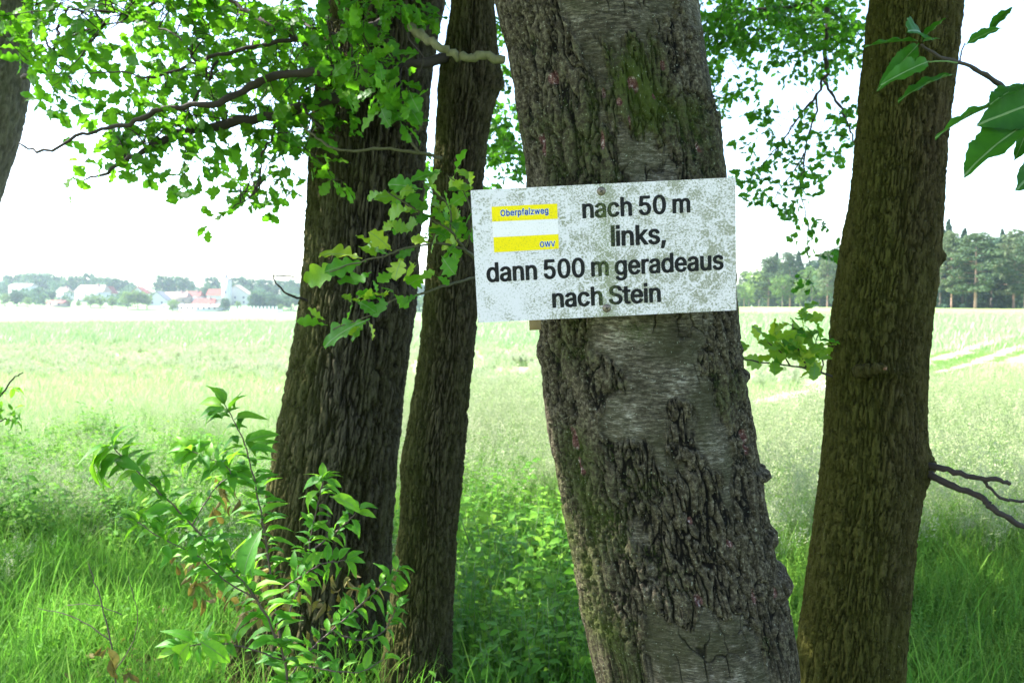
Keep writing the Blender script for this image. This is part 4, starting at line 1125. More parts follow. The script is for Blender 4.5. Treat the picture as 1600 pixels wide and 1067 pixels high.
# ------------------------------------------------------------------ the sign
# outlines of the letters used on the sign: advance width, contours (thousandths of an em)
GLYPH = json.loads('''{"n":[410,[[[114,227],[114,0],[53,0],[53,379],[112,379],[112,287],[102,287],[112,312],[124,332],[137,349],[152,362],[169,372],[187,379],[207,383],[227,384],[246,383],[264,380],[280,376],[295,369],[309,360],[321,349],[332,336],[341,321],[348,304],[353,285],[356,264],[357,240],[357,0],[296,0],[296,235],[295,256],[290,275],[283,291],[273,304],[260,315],[246,323],[229,328],[210,329],[197,328],[184,326],[172,322],[161,317],[150,311],[141,303],[133,293],[126,283],[121,271],[117,257],[114,243]]]],"a":[389,[[[160,-9],[142,-8],[126,-5],[110,-1],[94,5],[80,12],[68,22],[57,32],[48,45],[40,58],[35,73],[31,90],[30,108],[31,123],[34,138],[38,150],[43,161],[50,171],[58,179],[67,187],[78,193],[89,199],[100,203],[112,207],[125,211],[178,220],[234,227],[244,228],[252,230],[259,232],[265,235],[270,238],[273,243],[275,248],[276,255],[276,257],[275,268],[273,279],[271,288],[267,297],[262,304],[256,311],[248,317],[240,322],[230,326],[220,329],[208,330],[196,331],[183,330],[171,329],[159,326],[149,322],[140,318],[132,313],[124,307],[118,301],[112,294],[107,288],[103,281],[100,274],[41,291],[48,308],[57,322],[67,335],[79,346],[91,355],[104,364],[118,370],[133,375],[148,379],[163,382],[179,384],[194,384],[239,379],[251,376],[263,372],[275,367],[286,360],[296,353],[306,343],[315,333],[322,320],[329,306],[333,290],[336,272],[337,251],[337,0],[277,0],[277,52],[272,52],[252,25],[244,18],[236,12],[226,6],[215,1],[203,-3],[190,-6],[176,-8]],[[170,45],[187,46],[202,49],[216,53],[228,59],[239,66],[248,74],[257,83],[263,93],[269,104],[272,115],[275,126],[276,138],[276,190],[259,182],[231,176],[200,171],[175,168],[134,159],[125,155],[117,150],[110,145],[103,139],[98,132],[95,124],[93,115],[92,105],[92,95],[94,87],[98,79],[102,72],[107,66],[114,61],[121,56],[130,52],[139,49],[149,47],[159,46]]]],"c":[396,[[[207,-8],[182,-7],[159,-2],[137,6],[117,16],[98,30],[82,46],[68,64],[56,85],[46,108],[40,133],[36,159],[34,187],[36,216],[40,243],[46,268],[56,291],[68,312],[82,330],[98,346],[117,360],[137,371],[159,378],[182,383],[207,384],[221,384],[234,383],[247,380],[260,377],[272,373],[284,368],[295,362],[305,356],[315,349],[324,341],[332,332],[340,322],[347,312],[353,301],[358,289],[362,277],[303,262],[290,289],[270,311],[242,325],[207,330],[189,329],[173,325],[158,319],[145,310],[134,300],[124,287],[115,274],[108,258],[103,242],[99,224],[97,206],[96,187],[97,169],[99,151],[103,134],[108,117],[115,102],[124,89],[134,76],[145,66],[158,57],[173,51],[189,48],[207,46],[243,52],[271,66],[292,89],[304,117],[363,102],[359,90],[354,78],[348,67],[341,56],[334,46],[325,37],[316,29],[306,21],[296,15],[285,9],[273,4],[261,-1],[248,-4],[235,-6],[221,-8]]]],"h":[410,[[[114,227],[114,0],[53,0],[53,509],[114,509],[114,287],[102,287],[112,312],[124,332],[137,349],[152,362],[169,372],[187,379],[207,383],[227,384],[246,383],[264,380],[280,376],[295,369],[309,360],[321,349],[332,336],[341,321],[348,304],[353,285],[356,264],[357,240],[357,0],[296,0],[296,235],[295,256],[290,275],[283,291],[273,304],[260,315],[246,323],[229,328],[210,329],[197,328],[184,326],[172,322],[161,317],[150,311],[141,303],[133,293],[126,283],[121,271],[117,257],[114,243]]]],"5":[453,[[[221,-7],[199,-6],[178,-2],[159,3],[140,11],[123,21],[108,32],[94,45],[83,60],[73,76],[66,93],[62,111],[60,130],[122,130],[124,119],[127,108],[132,98],[138,89],[145,80],[154,73],[163,66],[173,60],[184,56],[196,52],[208,50],[221,50],[236,51],[250,53],[264,58],[276,64],[288,72],[298,82],[307,92],[314,104],[320,117],[324,131],[327,146],[328,162],[327,178],[324,193],[320,208],[314,221],[306,233],[297,244],[286,254],[275,262],[262,269],[248,273],[233,276],[218,277],[205,276],[192,275],[180,272],[167,268],[156,264],[145,258],[136,252],[128,246],[67,253],[96,509],[366,509],[366,452],[151,452],[134,301],[136,301],[145,308],[155,315],[166,320],[178,325],[190,329],[203,331],[216,333],[229,334],[247,333],[263,330],[279,326],[294,321],[308,314],[321,306],[334,296],[345,285],[355,273],[364,260],[372,246],[379,231],[384,215],[388,199],[390,181],[391,163],[390,139],[385,117],[379,95],[369,76],[357,57],[343,41],[327,27],[309,15],[289,6],[268,-1],[245,-5]]]],"0":[453,[[[227,-7],[199,-5],[174,1],[151,11],[130,24],[111,41],[95,62],[80,86],[69,113],[60,144],[53,178],[49,214],[48,254],[49,294],[53,330],[60,364],[69,395],[81,422],[95,447],[112,467],[130,484],[151,498],[174,508],[200,514],[227,516],[254,514],[279,508],[302,498],[323,484],[342,467],[358,447],[372,422],[384,395],[393,364],[400,330],[404,294],[405,254],[404,214],[400,178],[393,144],[384,113],[373,86],[359,62],[342,41],[323,24],[302,11],[279,1],[254,-5]],[[227,50],[245,51],[261,56],[276,63],[290,74],[303,87],[313,103],[323,122],[330,144],[336,168],[340,194],[343,223],[344,254],[343,285],[340,314],[336,341],[330,365],[323,387],[313,405],[303,422],[290,435],[276,446],[261,453],[245,458],[227,460],[209,458],[192,453],[177,446],[163,435],[151,422],[140,405],[131,387],[123,365],[117,341],[113,314],[110,285],[109,254],[110,223],[113,194],[117,168],[123,144],[131,122],[140,103],[151,87],[163,74],[177,63],[192,56],[209,51]]]],"m":[610,[[[53,0],[53,379],[112,379],[112,295],[108,295],[112,310],[118,323],[125,335],[132,346],[141,355],[151,363],[161,370],[172,376],[183,380],[195,384],[207,386],[219,386],[239,385],[257,380],[273,372],[287,361],[299,347],[309,331],[316,314],[321,295],[312,295],[317,308],[322,321],[329,332],[337,343],[347,353],[357,361],[368,369],[381,375],[394,380],[407,383],[422,385],[437,386],[453,385],[468,383],[483,378],[497,372],[510,364],[522,354],[532,342],[541,328],[548,313],[553,296],[556,276],[557,255],[557,0],[496,0],[496,254],[494,273],[490,289],[483,302],[473,313],[460,321],[447,326],[433,329],[419,330],[406,330],[395,328],[384,324],[374,320],[365,314],[358,307],[351,299],[345,290],[341,280],[338,270],[336,259],[335,247],[335,0],[274,0],[274,260],[273,275],[269,288],[262,301],[253,311],[242,320],[229,326],[215,329],[199,330],[188,330],[178,328],[168,325],[158,320],[148,314],[140,307],[132,299],[126,289],[121,278],[117,266],[114,253],[114,238],[114,0]]]],"l":[189,[[[139,-2],[119,-1],[101,3],[86,10],[74,20],[65,33],[58,47],[54,65],[53,84],[53,509],[114,509],[114,99],[114,87],[115,77],[117,68],[120,62],[124,58],[130,54],[137,53],[146,52],[160,53],[170,54],[181,3],[162,-1]]]],"i":[167,[[[53,0],[53,379],[114,379],[114,0]],[[84,443],[75,444],[67,446],[60,449],[54,455],[48,461],[44,468],[42,475],[41,483],[42,491],[44,499],[48,506],[54,512],[60,517],[67,521],[75,523],[84,524],[92,523],[100,521],[107,517],[114,512],[119,506],[123,499],[126,491],[126,483],[126,475],[123,468],[119,461],[114,455],[107,449],[100,446],[92,444]]]],"k":[381,[[[110,137],[110,212],[121,212],[284,379],[360,379],[184,199],[177,199]],[[53,0],[53,509],[114,509],[114,0]],[[294,0],[148,186],[191,229],[372,0]]]],"s":[365,[[[182,-8],[163,-7],[145,-5],[128,-2],[112,3],[98,10],[84,18],[72,27],[62,38],[53,50],[45,63],[40,78],[36,94],[94,107],[99,92],[105,79],[114,69],[124,60],[136,54],[150,49],[165,46],[181,45],[200,46],[217,50],[232,55],[244,62],[255,71],[262,81],[267,91],[268,103],[267,112],[265,121],[260,129],[254,136],[246,142],[237,147],[225,151],[212,155],[149,170],[125,177],[104,186],[87,196],[72,208],[61,222],[53,237],[48,255],[47,274],[48,290],[51,305],[57,319],[65,332],[75,343],[87,354],[100,363],[115,370],[131,377],[149,381],[167,384],[187,384],[206,384],[223,381],[239,378],[254,372],[267,366],[279,358],[290,349],[299,339],[307,328],[314,316],[319,303],[324,290],[268,277],[264,288],[258,298],[251,307],[243,316],[232,323],[219,328],[205,331],[187,333],[171,332],[156,329],[143,324],[131,317],[121,308],[114,299],[110,289],[109,277],[110,267],[112,258],[117,250],[124,243],[133,237],[144,232],[157,227],[172,223],[229,209],[254,202],[275,194],[292,183],[306,171],[317,158],[325,142],[330,125],[331,107],[330,90],[326,75],[321,61],[312,47],[302,35],[290,24],[276,15],[260,6],[242,0],[223,-5],[203,-7]]]],",":[188,[[[38,-119],[68,71],[137,71],[84,-119]]]],"d":[424,[[[195,-8],[172,-7],[151,-2],[130,5],[111,16],[94,29],[79,45],[66,64],[55,84],[46,108],[39,133],[35,160],[34,189],[35,218],[39,245],[46,270],[55,293],[66,313],[79,332],[95,347],[112,361],[131,371],[151,378],[173,383],[196,384],[213,384],[228,381],[241,378],[253,373],[263,367],[272,360],[280,353],[287,346],[306,319],[311,319],[311,509],[372,509],[372,0],[313,0],[313,59],[307,59],[287,31],[280,24],[272,17],[263,10],[252,4],[241,-1],[227,-5],[212,-7]],[[205,47],[221,48],[236,51],[250,57],[263,65],[274,75],[284,86],[293,100],[299,115],[305,132],[309,150],[311,169],[312,189],[311,210],[309,229],[305,247],[300,263],[293,278],[284,291],[275,302],[263,312],[251,320],[237,325],[221,329],[205,330],[187,329],[172,325],[157,319],[145,311],[133,301],[124,290],[115,276],[108,261],[103,245],[99,227],[97,209],[96,189],[97,170],[99,151],[103,133],[109,117],[115,101],[124,88],[134,76],[145,66],[158,57],[172,51],[188,48]]]],"g":[425,[[[207,-151],[187,-150],[168,-148],[150,-144],[134,-140],[119,-134],[105,-127],[93,-119],[82,-110],[73,-101],[64,-91],[57,-80],[51,-69],[101,-41],[122,-66],[128,-72],[136,-78],[145,-83],[154,-88],[165,-92],[178,-95],[192,-97],[207,-97],[229,-96],[249,-92],[267,-85],[282,-75],[295,-62],[304,-47],[310,-28],[311,-6],[311,68],[306,68],[287,41],[280,34],[272,28],[263,21],[252,16],[241,11],[227,8],[212,5],[195,5],[173,6],[152,10],[132,17],[113,27],[95,39],[80,53],[67,71],[55,90],[46,112],[39,136],[35,163],[34,191],[35,220],[39,246],[46,271],[55,293],[66,314],[80,332],[95,347],[112,361],[131,371],[152,378],[173,383],[196,384],[213,384],[228,382],[242,378],[253,373],[264,367],[273,360],[281,353],[288,346],[308,319],[313,319],[313,379],[372,379],[372,-9],[371,-32],[367,-54],[360,-73],[350,-90],[338,-104],[324,-117],[308,-127],[291,-136],[271,-142],[251,-147],[229,-150]],[[205,59],[222,60],[237,63],[251,68],[264,75],[275,84],[285,95],[293,107],[300,121],[305,137],[309,154],[312,172],[312,193],[312,212],[309,231],[305,248],[300,264],[293,278],[285,291],[275,303],[264,312],[251,320],[237,325],[222,329],[205,330],[188,329],[172,325],[158,320],[145,312],[134,302],[124,290],[115,277],[109,262],[103,246],[99,229],[97,212],[96,193],[97,173],[99,155],[103,138],[109,123],[116,108],[124,96],[134,85],[145,76],[158,68],[172,63],[188,60]]]],"e":[404,[[[212,-8],[185,-7],[161,-2],[138,6],[117,16],[98,30],[82,46],[68,64],[56,85],[46,108],[40,132],[35,159],[34,187],[35,215],[39,242],[46,267],[55,290],[67,311],[81,329],[97,346],[115,359],[135,370],[157,378],[180,383],[205,384],[221,384],[236,382],[251,379],[266,374],[280,368],[294,361],[307,351],[319,341],[331,329],[341,315],[350,299],[357,282],[363,263],[368,242],[370,219],[371,194],[371,169],[75,169],[75,221],[338,221],[310,202],[309,220],[307,237],[303,254],[298,269],[291,282],[283,294],[273,305],[263,314],[250,321],[237,326],[222,329],[205,330],[189,329],[173,326],[159,321],[146,313],[135,304],[125,294],[116,282],[109,270],[103,256],[99,241],[97,226],[96,211],[96,178],[97,157],[100,139],[104,122],[110,106],[118,92],[128,80],[139,70],[151,61],[165,55],[179,50],[195,47],[212,46],[224,47],[234,48],[244,50],[254,53],[263,56],[271,61],[278,66],[285,73],[292,80],[297,88],[302,96],[306,105],[365,91],[360,77],[353,63],[345,51],[335,39],[324,29],[311,19],[298,11],[283,4],[266,-1],[249,-5],[231,-7]]]],"r":[259,[[[53,0],[53,379],[112,379],[112,321],[115,321],[122,335],[130,347],[140,358],[152,367],[166,375],[181,380],[196,384],[213,385],[229,384],[243,384],[243,322],[230,324],[207,326],[194,325],[182,323],[170,319],[159,315],[149,309],[140,301],[132,293],[126,284],[121,273],[117,262],[114,250],[114,237],[114,0]]]],"u":[410,[[[182,-5],[164,-4],[146,-1],[130,4],[115,11],[101,20],[89,31],[78,44],[69,59],[62,76],[57,95],[54,116],[53,139],[53,379],[114,379],[114,144],[115,123],[119,105],[127,89],[137,75],[150,64],[164,56],[181,52],[200,50],[213,51],[226,53],[238,57],[249,62],[259,69],[268,77],[276,86],[283,97],[289,109],[293,122],[295,137],[296,153],[296,379],[357,379],[357,0],[298,0],[298,92],[307,92],[297,67],[286,47],[272,30],[257,17],[240,7],[222,0],[203,-4]]]],"t":[227,[[[204,379],[204,327],[6,327],[6,379]],[[65,471],[126,471],[126,98],[127,86],[128,76],[132,68],[136,61],[142,56],[150,53],[159,51],[170,50],[185,51],[202,54],[213,2],[192,-3],[168,-4],[145,-3],[125,2],[107,10],[92,21],[80,35],[72,52],[67,71],[65,93]]]],"S":[447,[[[224,-9],[197,-8],[172,-4],[149,1],[128,9],[108,19],[91,31],[76,45],[64,60],[54,77],[46,96],[41,115],[38,137],[104,137],[107,123],[110,110],[116,98],[123,88],[132,79],[142,71],[154,64],[166,59],[180,55],[194,52],[209,50],[224,49],[241,50],[257,52],[272,55],[286,60],[299,66],[311,74],[321,82],[329,92],[336,102],[341,114],[345,126],[346,139],[345,151],[342,161],[338,171],[332,179],[325,186],[316,193],[307,199],[296,205],[245,222],[184,239],[154,249],[128,260],[105,274],[86,289],[71,307],[60,326],[54,348],[52,372],[53,393],[58,413],[65,431],[75,448],[87,463],[102,476],[119,488],[138,498],[158,506],[180,511],[203,514],[227,516],[252,514],[275,511],[296,505],[316,498],[334,488],[351,476],[365,463],[377,449],[387,433],[394,415],[399,397],[401,378],[337,378],[334,396],[326,412],[316,426],[302,437],[286,447],[267,453],[247,457],[225,459],[209,458],[194,456],[180,452],[167,448],[156,442],[145,435],[136,427],[129,418],[123,409],[118,398],[116,387],[115,376],[116,363],[119,352],[124,342],[131,334],[139,326],[148,319],[158,313],[169,308],[212,293],[264,279],[312,264],[324,258],[336,252],[347,245],[359,238],[369,229],[379,220],[387,209],[395,198],[401,185],[405,171],[407,155],[408,139],[407,118],[403,99],[396,81],[386,64],[374,48],[360,34],[343,21],[323,11],[302,2],[278,-4],[252,-8]]]],"O":[533,[[[267,-7],[235,-5],[205,1],[177,11],[150,25],[126,42],[105,63],[86,88],[70,115],[57,146],[48,179],[42,215],[40,254],[42,293],[48,329],[57,362],[70,393],[86,421],[105,445],[126,466],[150,484],[177,498],[205,508],[235,514],[267,516],[299,514],[329,508],[357,498],[384,484],[408,466],[429,445],[448,421],[464,393],[477,362],[486,329],[491,293],[493,254],[491,215],[486,179],[477,146],[464,115],[448,88],[429,63],[408,42],[384,25],[357,11],[329,1],[299,-5]],[[267,53],[289,54],[310,59],[330,66],[349,76],[367,89],[383,105],[396,123],[408,144],[418,168],[425,194],[429,223],[430,254],[429,286],[425,314],[418,341],[408,365],[396,386],[383,404],[367,420],[349,433],[330,443],[310,450],[289,454],[267,456],[245,454],[223,450],[203,443],[184,433],[167,420],[151,404],[137,385],[125,364],[116,340],[109,314],[105,285],[103,254],[105,223],[109,194],[116,168],[125,144],[137,123],[151,105],[167,89],[184,76],[203,66],[223,59],[245,54]]]],"b":[424,[[[229,-8],[213,-7],[198,-5],[184,-1],[172,4],[162,10],[153,17],[145,24],[138,31],[118,59],[112,59],[112,0],[53,0],[53,509],[114,509],[114,319],[118,319],[137,346],[144,353],[152,360],[161,367],[171,373],[183,378],[197,381],[212,384],[229,384],[252,383],[274,378],[294,371],[313,361],[330,347],[345,332],[359,313],[370,293],[379,270],[385,245],[389,218],[390,189],[389,160],[385,133],[379,108],[370,84],[359,64],[346,45],[330,29],[313,16],[294,5],[274,-2],[252,-7]],[[220,47],[237,48],[253,51],[267,57],[279,66],[291,76],[301,88],[309,101],[316,117],[321,133],[325,151],[327,170],[328,189],[327,209],[325,227],[321,245],[316,261],[309,276],[301,290],[291,301],[280,311],[267,319],[253,325],[237,329],[220,330],[203,329],[188,325],[174,320],[161,312],[150,302],[140,291],[132,278],[125,263],[120,247],[116,229],[113,210],[113,189],[113,169],[116,150],[120,132],[125,115],[132,100],[140,86],[150,75],[162,65],[174,57],[188,51],[204,48]]]],"p":[424,[[[53,-143],[53,379],[112,379],[112,319],[118,319],[137,346],[144,353],[152,360],[161,367],[171,373],[183,378],[197,381],[212,384],[229,384],[252,383],[274,378],[294,371],[313,361],[330,347],[345,332],[359,313],[370,293],[379,270],[385,245],[389,218],[390,189],[389,160],[385,133],[379,108],[370,84],[359,64],[346,45],[330,29],[313,16],[294,5],[274,-2],[252,-7],[229,-8],[213,-7],[198,-5],[184,-1],[173,4],[162,10],[153,17],[145,24],[138,31],[118,59],[114,59],[114,-143]],[[220,47],[237,48],[253,51],[267,57],[279,66],[291,76],[301,88],[309,101],[316,117],[321,133],[325,151],[327,170],[328,189],[327,209],[325,227],[321,245],[316,261],[309,276],[301,290],[291,301],[280,311],[267,319],[253,325],[237,329],[220,330],[203,329],[188,325],[174,320],[161,312],[150,302],[140,291],[132,278],[125,263],[120,247],[116,229],[113,210],[113,189],[113,169],[116,150],[120,132],[125,115],[132,100],[140,86],[150,75],[162,65],[174,57],[188,51],[204,48]]]],"f":[254,[[[228,379],[228,327],[6,327],[6,379]],[[81,0],[81,432],[82,447],[84,461],[89,474],[96,486],[104,496],[113,505],[124,513],[135,519],[148,524],[161,527],[174,529],[187,530],[222,527],[243,521],[227,468],[215,472],[195,474],[182,473],[171,470],[162,466],[154,460],[149,452],[145,443],[142,431],[142,419],[142,0]]]],"z":[380,[[[42,0],[42,46],[254,320],[254,323],[48,323],[48,379],[333,379],[333,331],[126,60],[126,56],[339,56],[339,0]]]],"w":[567,[[[138,0],[23,379],[87,379],[133,214],[154,137],[175,41],[165,41],[186,135],[206,214],[252,379],[316,379],[362,214],[382,136],[402,41],[391,41],[413,135],[434,214],[480,379],[545,379],[429,0],[368,0],[319,172],[305,225],[291,280],[277,338],[291,338],[277,280],[263,225],[248,172],[199,0]]]],"W":[686,[[[155,0],[16,509],[82,509],[163,196],[175,145],[187,94],[197,40],[189,40],[200,94],[211,145],[224,196],[306,509],[380,509],[462,196],[474,145],[486,94],[497,40],[488,40],[499,94],[510,145],[523,196],[603,509],[670,509],[530,0],[455,0],[368,323],[351,391],[336,475],[350,475],[335,395],[318,323],[230,0]]]],"V":[480,[[[204,0],[16,509],[84,509],[192,206],[215,137],[248,31],[235,31],[267,138],[290,206],[395,509],[463,509],[278,0]]]]}''')

def loops_to_tris(loops):
    outer = []
    # separate contours by nesting
    def area(l):
        return sum(l[i][0] * l[(i + 1) % len(l)][1] - l[(i + 1) % len(l)][0] * l[i][1] for i in range(len(l))) / 2
    def inside(p, l):
        c = False
        for i in range(len(l)):
            a, b = l[i], l[(i + 1) % len(l)]
            if (a[1] > p[1]) != (b[1] > p[1]) and p[0] < (b[0] - a[0]) * (p[1] - a[1]) / (b[1] - a[1] + 1e-12) + a[0]:
                c = not c
        return c
    ls = sorted(loops, key=lambda l: -abs(area(l)))
    groups = []
    s0 = area(ls[0]) > 0
    for l in ls:
        if (area(l) > 0) != s0:
            for g in groups:
                if inside(l[0], g[0]):
                    g.append(l)
                    break
        else:
            groups.append([l])
    out = []
    for g in groups:
        flat = [p for l in g for p in l]
        tr = tessellate_polygon([[Vector((p[0], p[1], 0)) for p in l] for l in g])
        out.append((flat, tr))
    return out

def embolden(l, dx, dy, ccw):
    n = len(l)
    out = []
    for i in range(n):
        p0, p1, p2 = l[i - 1], l[i], l[(i + 1) % n]
        e1 = unit([p1[0] - p0[0], p1[1] - p0[1]])
        e2 = unit([p2[0] - p1[0], p2[1] - p1[1]])
        n1 = np.array([e1[1], -e1[0]])
        n2 = np.array([e2[1], -e2[0]])
        m = unit(n1 + n2)
        k = 1 / max(.5, float(np.dot(m, n1)))
        m = m * k * (1 if ccw else -1)
        out.append((p1[0] + m[0] * dx, p1[1] + m[1] * dy))
    return out

def text_mesh(s, x0, x1, ybase, xh, mat, name, bold=(.030, .010), z=0.0, track=0.0):
    """text between x0 and x1 (plate millimetres), xh = height of the figures/capitals"""
    CAP = 0.517
    if 'fixed' not in GLYPH:
        P_ = GLYPH['e'][1][0]
        i0, i1 = P_.index([371, 169]), P_.index([97, 157])
        h0, h1 = P_.index([309, 220]), P_.index([97, 226])
        GLYPH['e'] = (404, [P_[:i0 + 1] + [[97, 169]] + P_[i1:], [[310, 224]] + P_[h0 + 1:h1 + 1] + [[97, 224]]])
        GLYPH['fixed'] = 1
    V, F = [], []
    x = 0
    glyphs = []
    for ch in s:
        if ch == ' ':
            x += .155
            continue
        adv, loops = GLYPH[ch]
        if ch == 'l':
            adv, loops = 150, [[[45, 0], [105, 0], [105, 530], [45, 530]]]
        if ch == 'i':
            adv, loops = 150, [[[45, 0], [105, 0], [105, 388], [45, 388]], [[45, 455], [105, 455], [105, 530], [45, 530]]]
        L = [[(p[0] / 1000, p[1] / 1000) for p in l] for l in loops]
        glyphs.append((x, L))
        x += adv / 1000 + track
    width = x - track
    sy = xh / CAP
    sx = (x1 - x0) / width
    for gx, L in glyphs:
        ar = [sum(l[i][0] * l[(i + 1) % len(l)][1] - l[(i + 1) % len(l)][0] * l[i][1] for i in range(len(l))) for l in L]
        for gi, (flat, tr) in enumerate(loops_to_tris(L)):
            n0 = len(V)
            V += [(x0 + (gx + p[0]) * sx, ybase + p[1] * sy, z + .012 * gi) for p in flat]
            F += [tuple(n0 + i for i in t) for t in tr]
        for l in L:                       # stroke round the outline gives the bold weight
            for i in range(len(l)):
                p, q = l[i], l[(i + 1) % len(l)]
                e = unit([q[0] - p[0], q[1] - p[1]])
                nx_, ny_ = e[1] * bold[0], -e[0] * bold[1]
                n0 = len(V)
                zz = z + .03 + .004 * (i % 2)
                V += [(x0 + (gx + a[0] + s_ * nx_) * sx, ybase + (a[1] + s_ * ny_) * sy, zz) for a, s_ in ((p, 1), (q, 1), (q, -1), (p, -1))]
                F.append((n0, n0 + 1, n0 + 2, n0 + 3))
                n0 = len(V)
                V += [(x0 + (gx + p[0] + bold[0] * math.cos(t)) * sx, ybase + (p[1] + bold[1] * math.sin(t)) * sy, zz + .008) for t in np.linspace(0, 2 * np.pi, 8, endpoint=False)]
                F.append(tuple(range(n0, n0 + 8)))
    return V, F

sc_a, sc_b = P(735, 297, 1.205), P(1148, 278, 1.205)
sc_c, sc_d = P(1152, 484, 1.225), P(747, 505, 1.225)
SW = float(np.linalg.norm(sc_b - sc_a) + np.linalg.norm(sc_c - sc_d)) / 2
SH = float(np.linalg.norm(sc_a - sc_d) + np.linalg.norm(sc_b - sc_c)) / 2
cen = (sc_a + sc_b + sc_c + sc_d) / 4
ex = unit((sc_b - sc_a) + (sc_c - sc_d))
ez = unit(np.cross(ex, (sc_a - sc_d) + (sc_b - sc_c)))
ey = np.cross(ez, ex)
SM = Matrix(((ex[0], ey[0], ez[0], cen[0]), (ex[1], ey[1], ez[1], cen[1]), (ex[2], ey[2], ez[2], cen[2]), (0, 0, 0, 1)))
PXM = SW / 409.0     # metres per photo pixel on the plate
sign = bpy.data.objects.new("trail_sign", None)
scene.collection.objects.link(sign)
sign.matrix_world = SM
sign.matrix_basis = SM
sign["label"] = "weathered white walking trail sign with black German lettering screwed to the birch"
sign["category"] = "sign"

def plate_mat():
    m, nt, b, out = new_mat("grimy_white_plate")
    tc = 'Object'
    n_f = noise(nt, 330, 5, rough=.8)
    n_m = noise(nt, 34, 4, rough=.6)
    n_l = noise(nt, 9, 3)
    # contour-like grazing traces
    w = N_(nt, "ShaderNodeTexVoronoi", feature='DISTANCE_TO_EDGE')
    w.inputs["Scale"].default_value = 34
    tcn = N_(nt, "ShaderNodeTexCoord")
    vm = N_(nt, "ShaderNodeVectorMath", operation='ADD')
    nn = N_(nt, "ShaderNodeTexNoise")
    nn.inputs["Scale"].default_value = 40
    sc_ = N_(nt, "ShaderNodeVectorMath", operation='SCALE')
    sc_.inputs["Scale"].default_value = .05
    nt.links.new(tcn.outputs[tc], nn.inputs["Vector"])
    nt.links.new(nn.outputs["Color"], sc_.inputs[0])
    nt.links.new(tcn.outputs[tc], vm.inputs[0])
    nt.links.new(sc_.outputs[0], vm.inputs[1])
    nt.links.new(vm.outputs[0], w.inputs["Vector"])
    clean = maprange(nt, w.outputs["Distance"], .10, .04)
    # more grime to the right of the sticker and along a streak under the top screw
    sx = N_(nt, "ShaderNodeSeparateXYZ")
    nt.links.new(tcn.outputs[tc], sx.inputs[0])
    mid = maprange(nt, sx.outputs[0], -.13, -.02)
    st = math_(nt, 'ABSOLUTE', math_(nt, 'ADD', sx.outputs[0], math_(nt, 'MULTIPLY', math_(nt, 'SUBTRACT', n_m, .5), .03)), 0)
    streak = maprange(nt, st, .022, .0)
    dens = math_(nt, 'ADD', math_(nt, 'MULTIPLY', mid, .05), math_(nt, 'ADD', math_(nt, 'MULTIPLY', n_m, .30), math_(nt, 'ADD', math_(nt, 'MULTIPLY', n_l, .30), math_(nt, 'MULTIPLY', streak, .06))))
    v = math_(nt, 'ADD', n_f, dens)
    v = math_(nt, 'SUBTRACT', v, math_(nt, 'MULTIPLY', math_(nt, 'MULTIPLY', clean, maprange(nt, n_l, .40, .6)), .10))
    g = maprange(nt, v, .795, .90)
    speck = maprange(nt, noise(nt, 520, 3, rough=.8), .66, .74)
    c = mixc(nt, math_(nt, 'MULTIPLY', n_m, .2), (0.61, 0.54, 0.60), (0.51, 0.46, 0.49))
    c = mixc(nt, math_(nt, 'MULTIPLY', g, .88), c, (0.16, 0.155, 0.09))
    c = mixc(nt, math_(nt, 'MULTIPLY', speck, .8), c, (0.09, 0.09, 0.07))
    gs = math_(nt, 'MULTIPLY', streak, maprange(nt, n_f, .45, .6))
    c = mixc(nt, math_(nt, 'MULTIPLY', gs, .55), c, (0.16, 0.20, 0.07))
    nt.links.new(c, b.inputs["Base Color"])
    b.inputs["Roughness"].default_value = .5
    bump(nt, b, v, .25, .0006)
    return m
M_plate = plate_mat()
def ink(name, col, g=.35, rough=.5, gcol=(0.17, 0.18, 0.12)):
    m, nt, b, out = new_mat(name)
    n_f = noise(nt, 400, 4, rough=.8)
    n_m = noise(nt, 34, 4, rough=.6)
    v = math_(nt, 'ADD', n_f, math_(nt, 'MULTIPLY', n_m, .2))
    c = mixc(nt, math_(nt, 'MULTIPLY', maprange(nt, v, .64, .75), g), col, gcol)
    tcn = N_(nt, "ShaderNodeTexCoord")
    sx = N_(nt, "ShaderNodeSeparateXYZ")
    nt.links.new(tcn.outputs['Object'], sx.inputs[0])
    streak = maprange(nt, math_(nt, 'ABSOLUTE', sx.outputs[0], 0), .020, .004)
    b.inputs['Specular IOR Level'].default_value = .12
    c = mixc(nt, math_(nt, 'MULTIPLY', math_(nt, 'MULTIPLY', streak, maprange(nt, n_f, .42, .58)), .75 if rough == .5 else 0.0), c, (0.10, 0.13, 0.035))
    nt.links.new(c, b.inputs["Base Color"])
    b.inputs["Roughness"].default_value = rough
    return m
M_black = ink("black_lettering", (0.008, 0.007, 0.010), .22)
M_yellow = ink("yellow_band", (0.74, 0.55, 0.003), .7, .45, (0.30, 0.27, 0.03))
M_sticker = ink("sticker_white", (0.69, 0.61, 0.65), .5, .45, (0.33, 0.32, 0.30))
M_blue = ink("blue_lettering", (0.008, 0.045, 0.30), .2, .45)
M_halo = ink("pale_outline", (0.70, 0.70, 0.60), .2, .45)
M_screw = simple("rusty_screw", (0.18, 0.14, 0.115), .45, .35, 500, metallic=.6)
M_recess = simple("screw_recess", (0.02, 0.018, 0.015), .8)
M_edge = simple("plate_edge", (0.42, 0.42, 0.42), .6)

def slink(name, me, parent, z=None):
    o = bpy.data.objects.new(name, me)
    scene.collection.objects.link(o)
    o.parent = parent
    return o
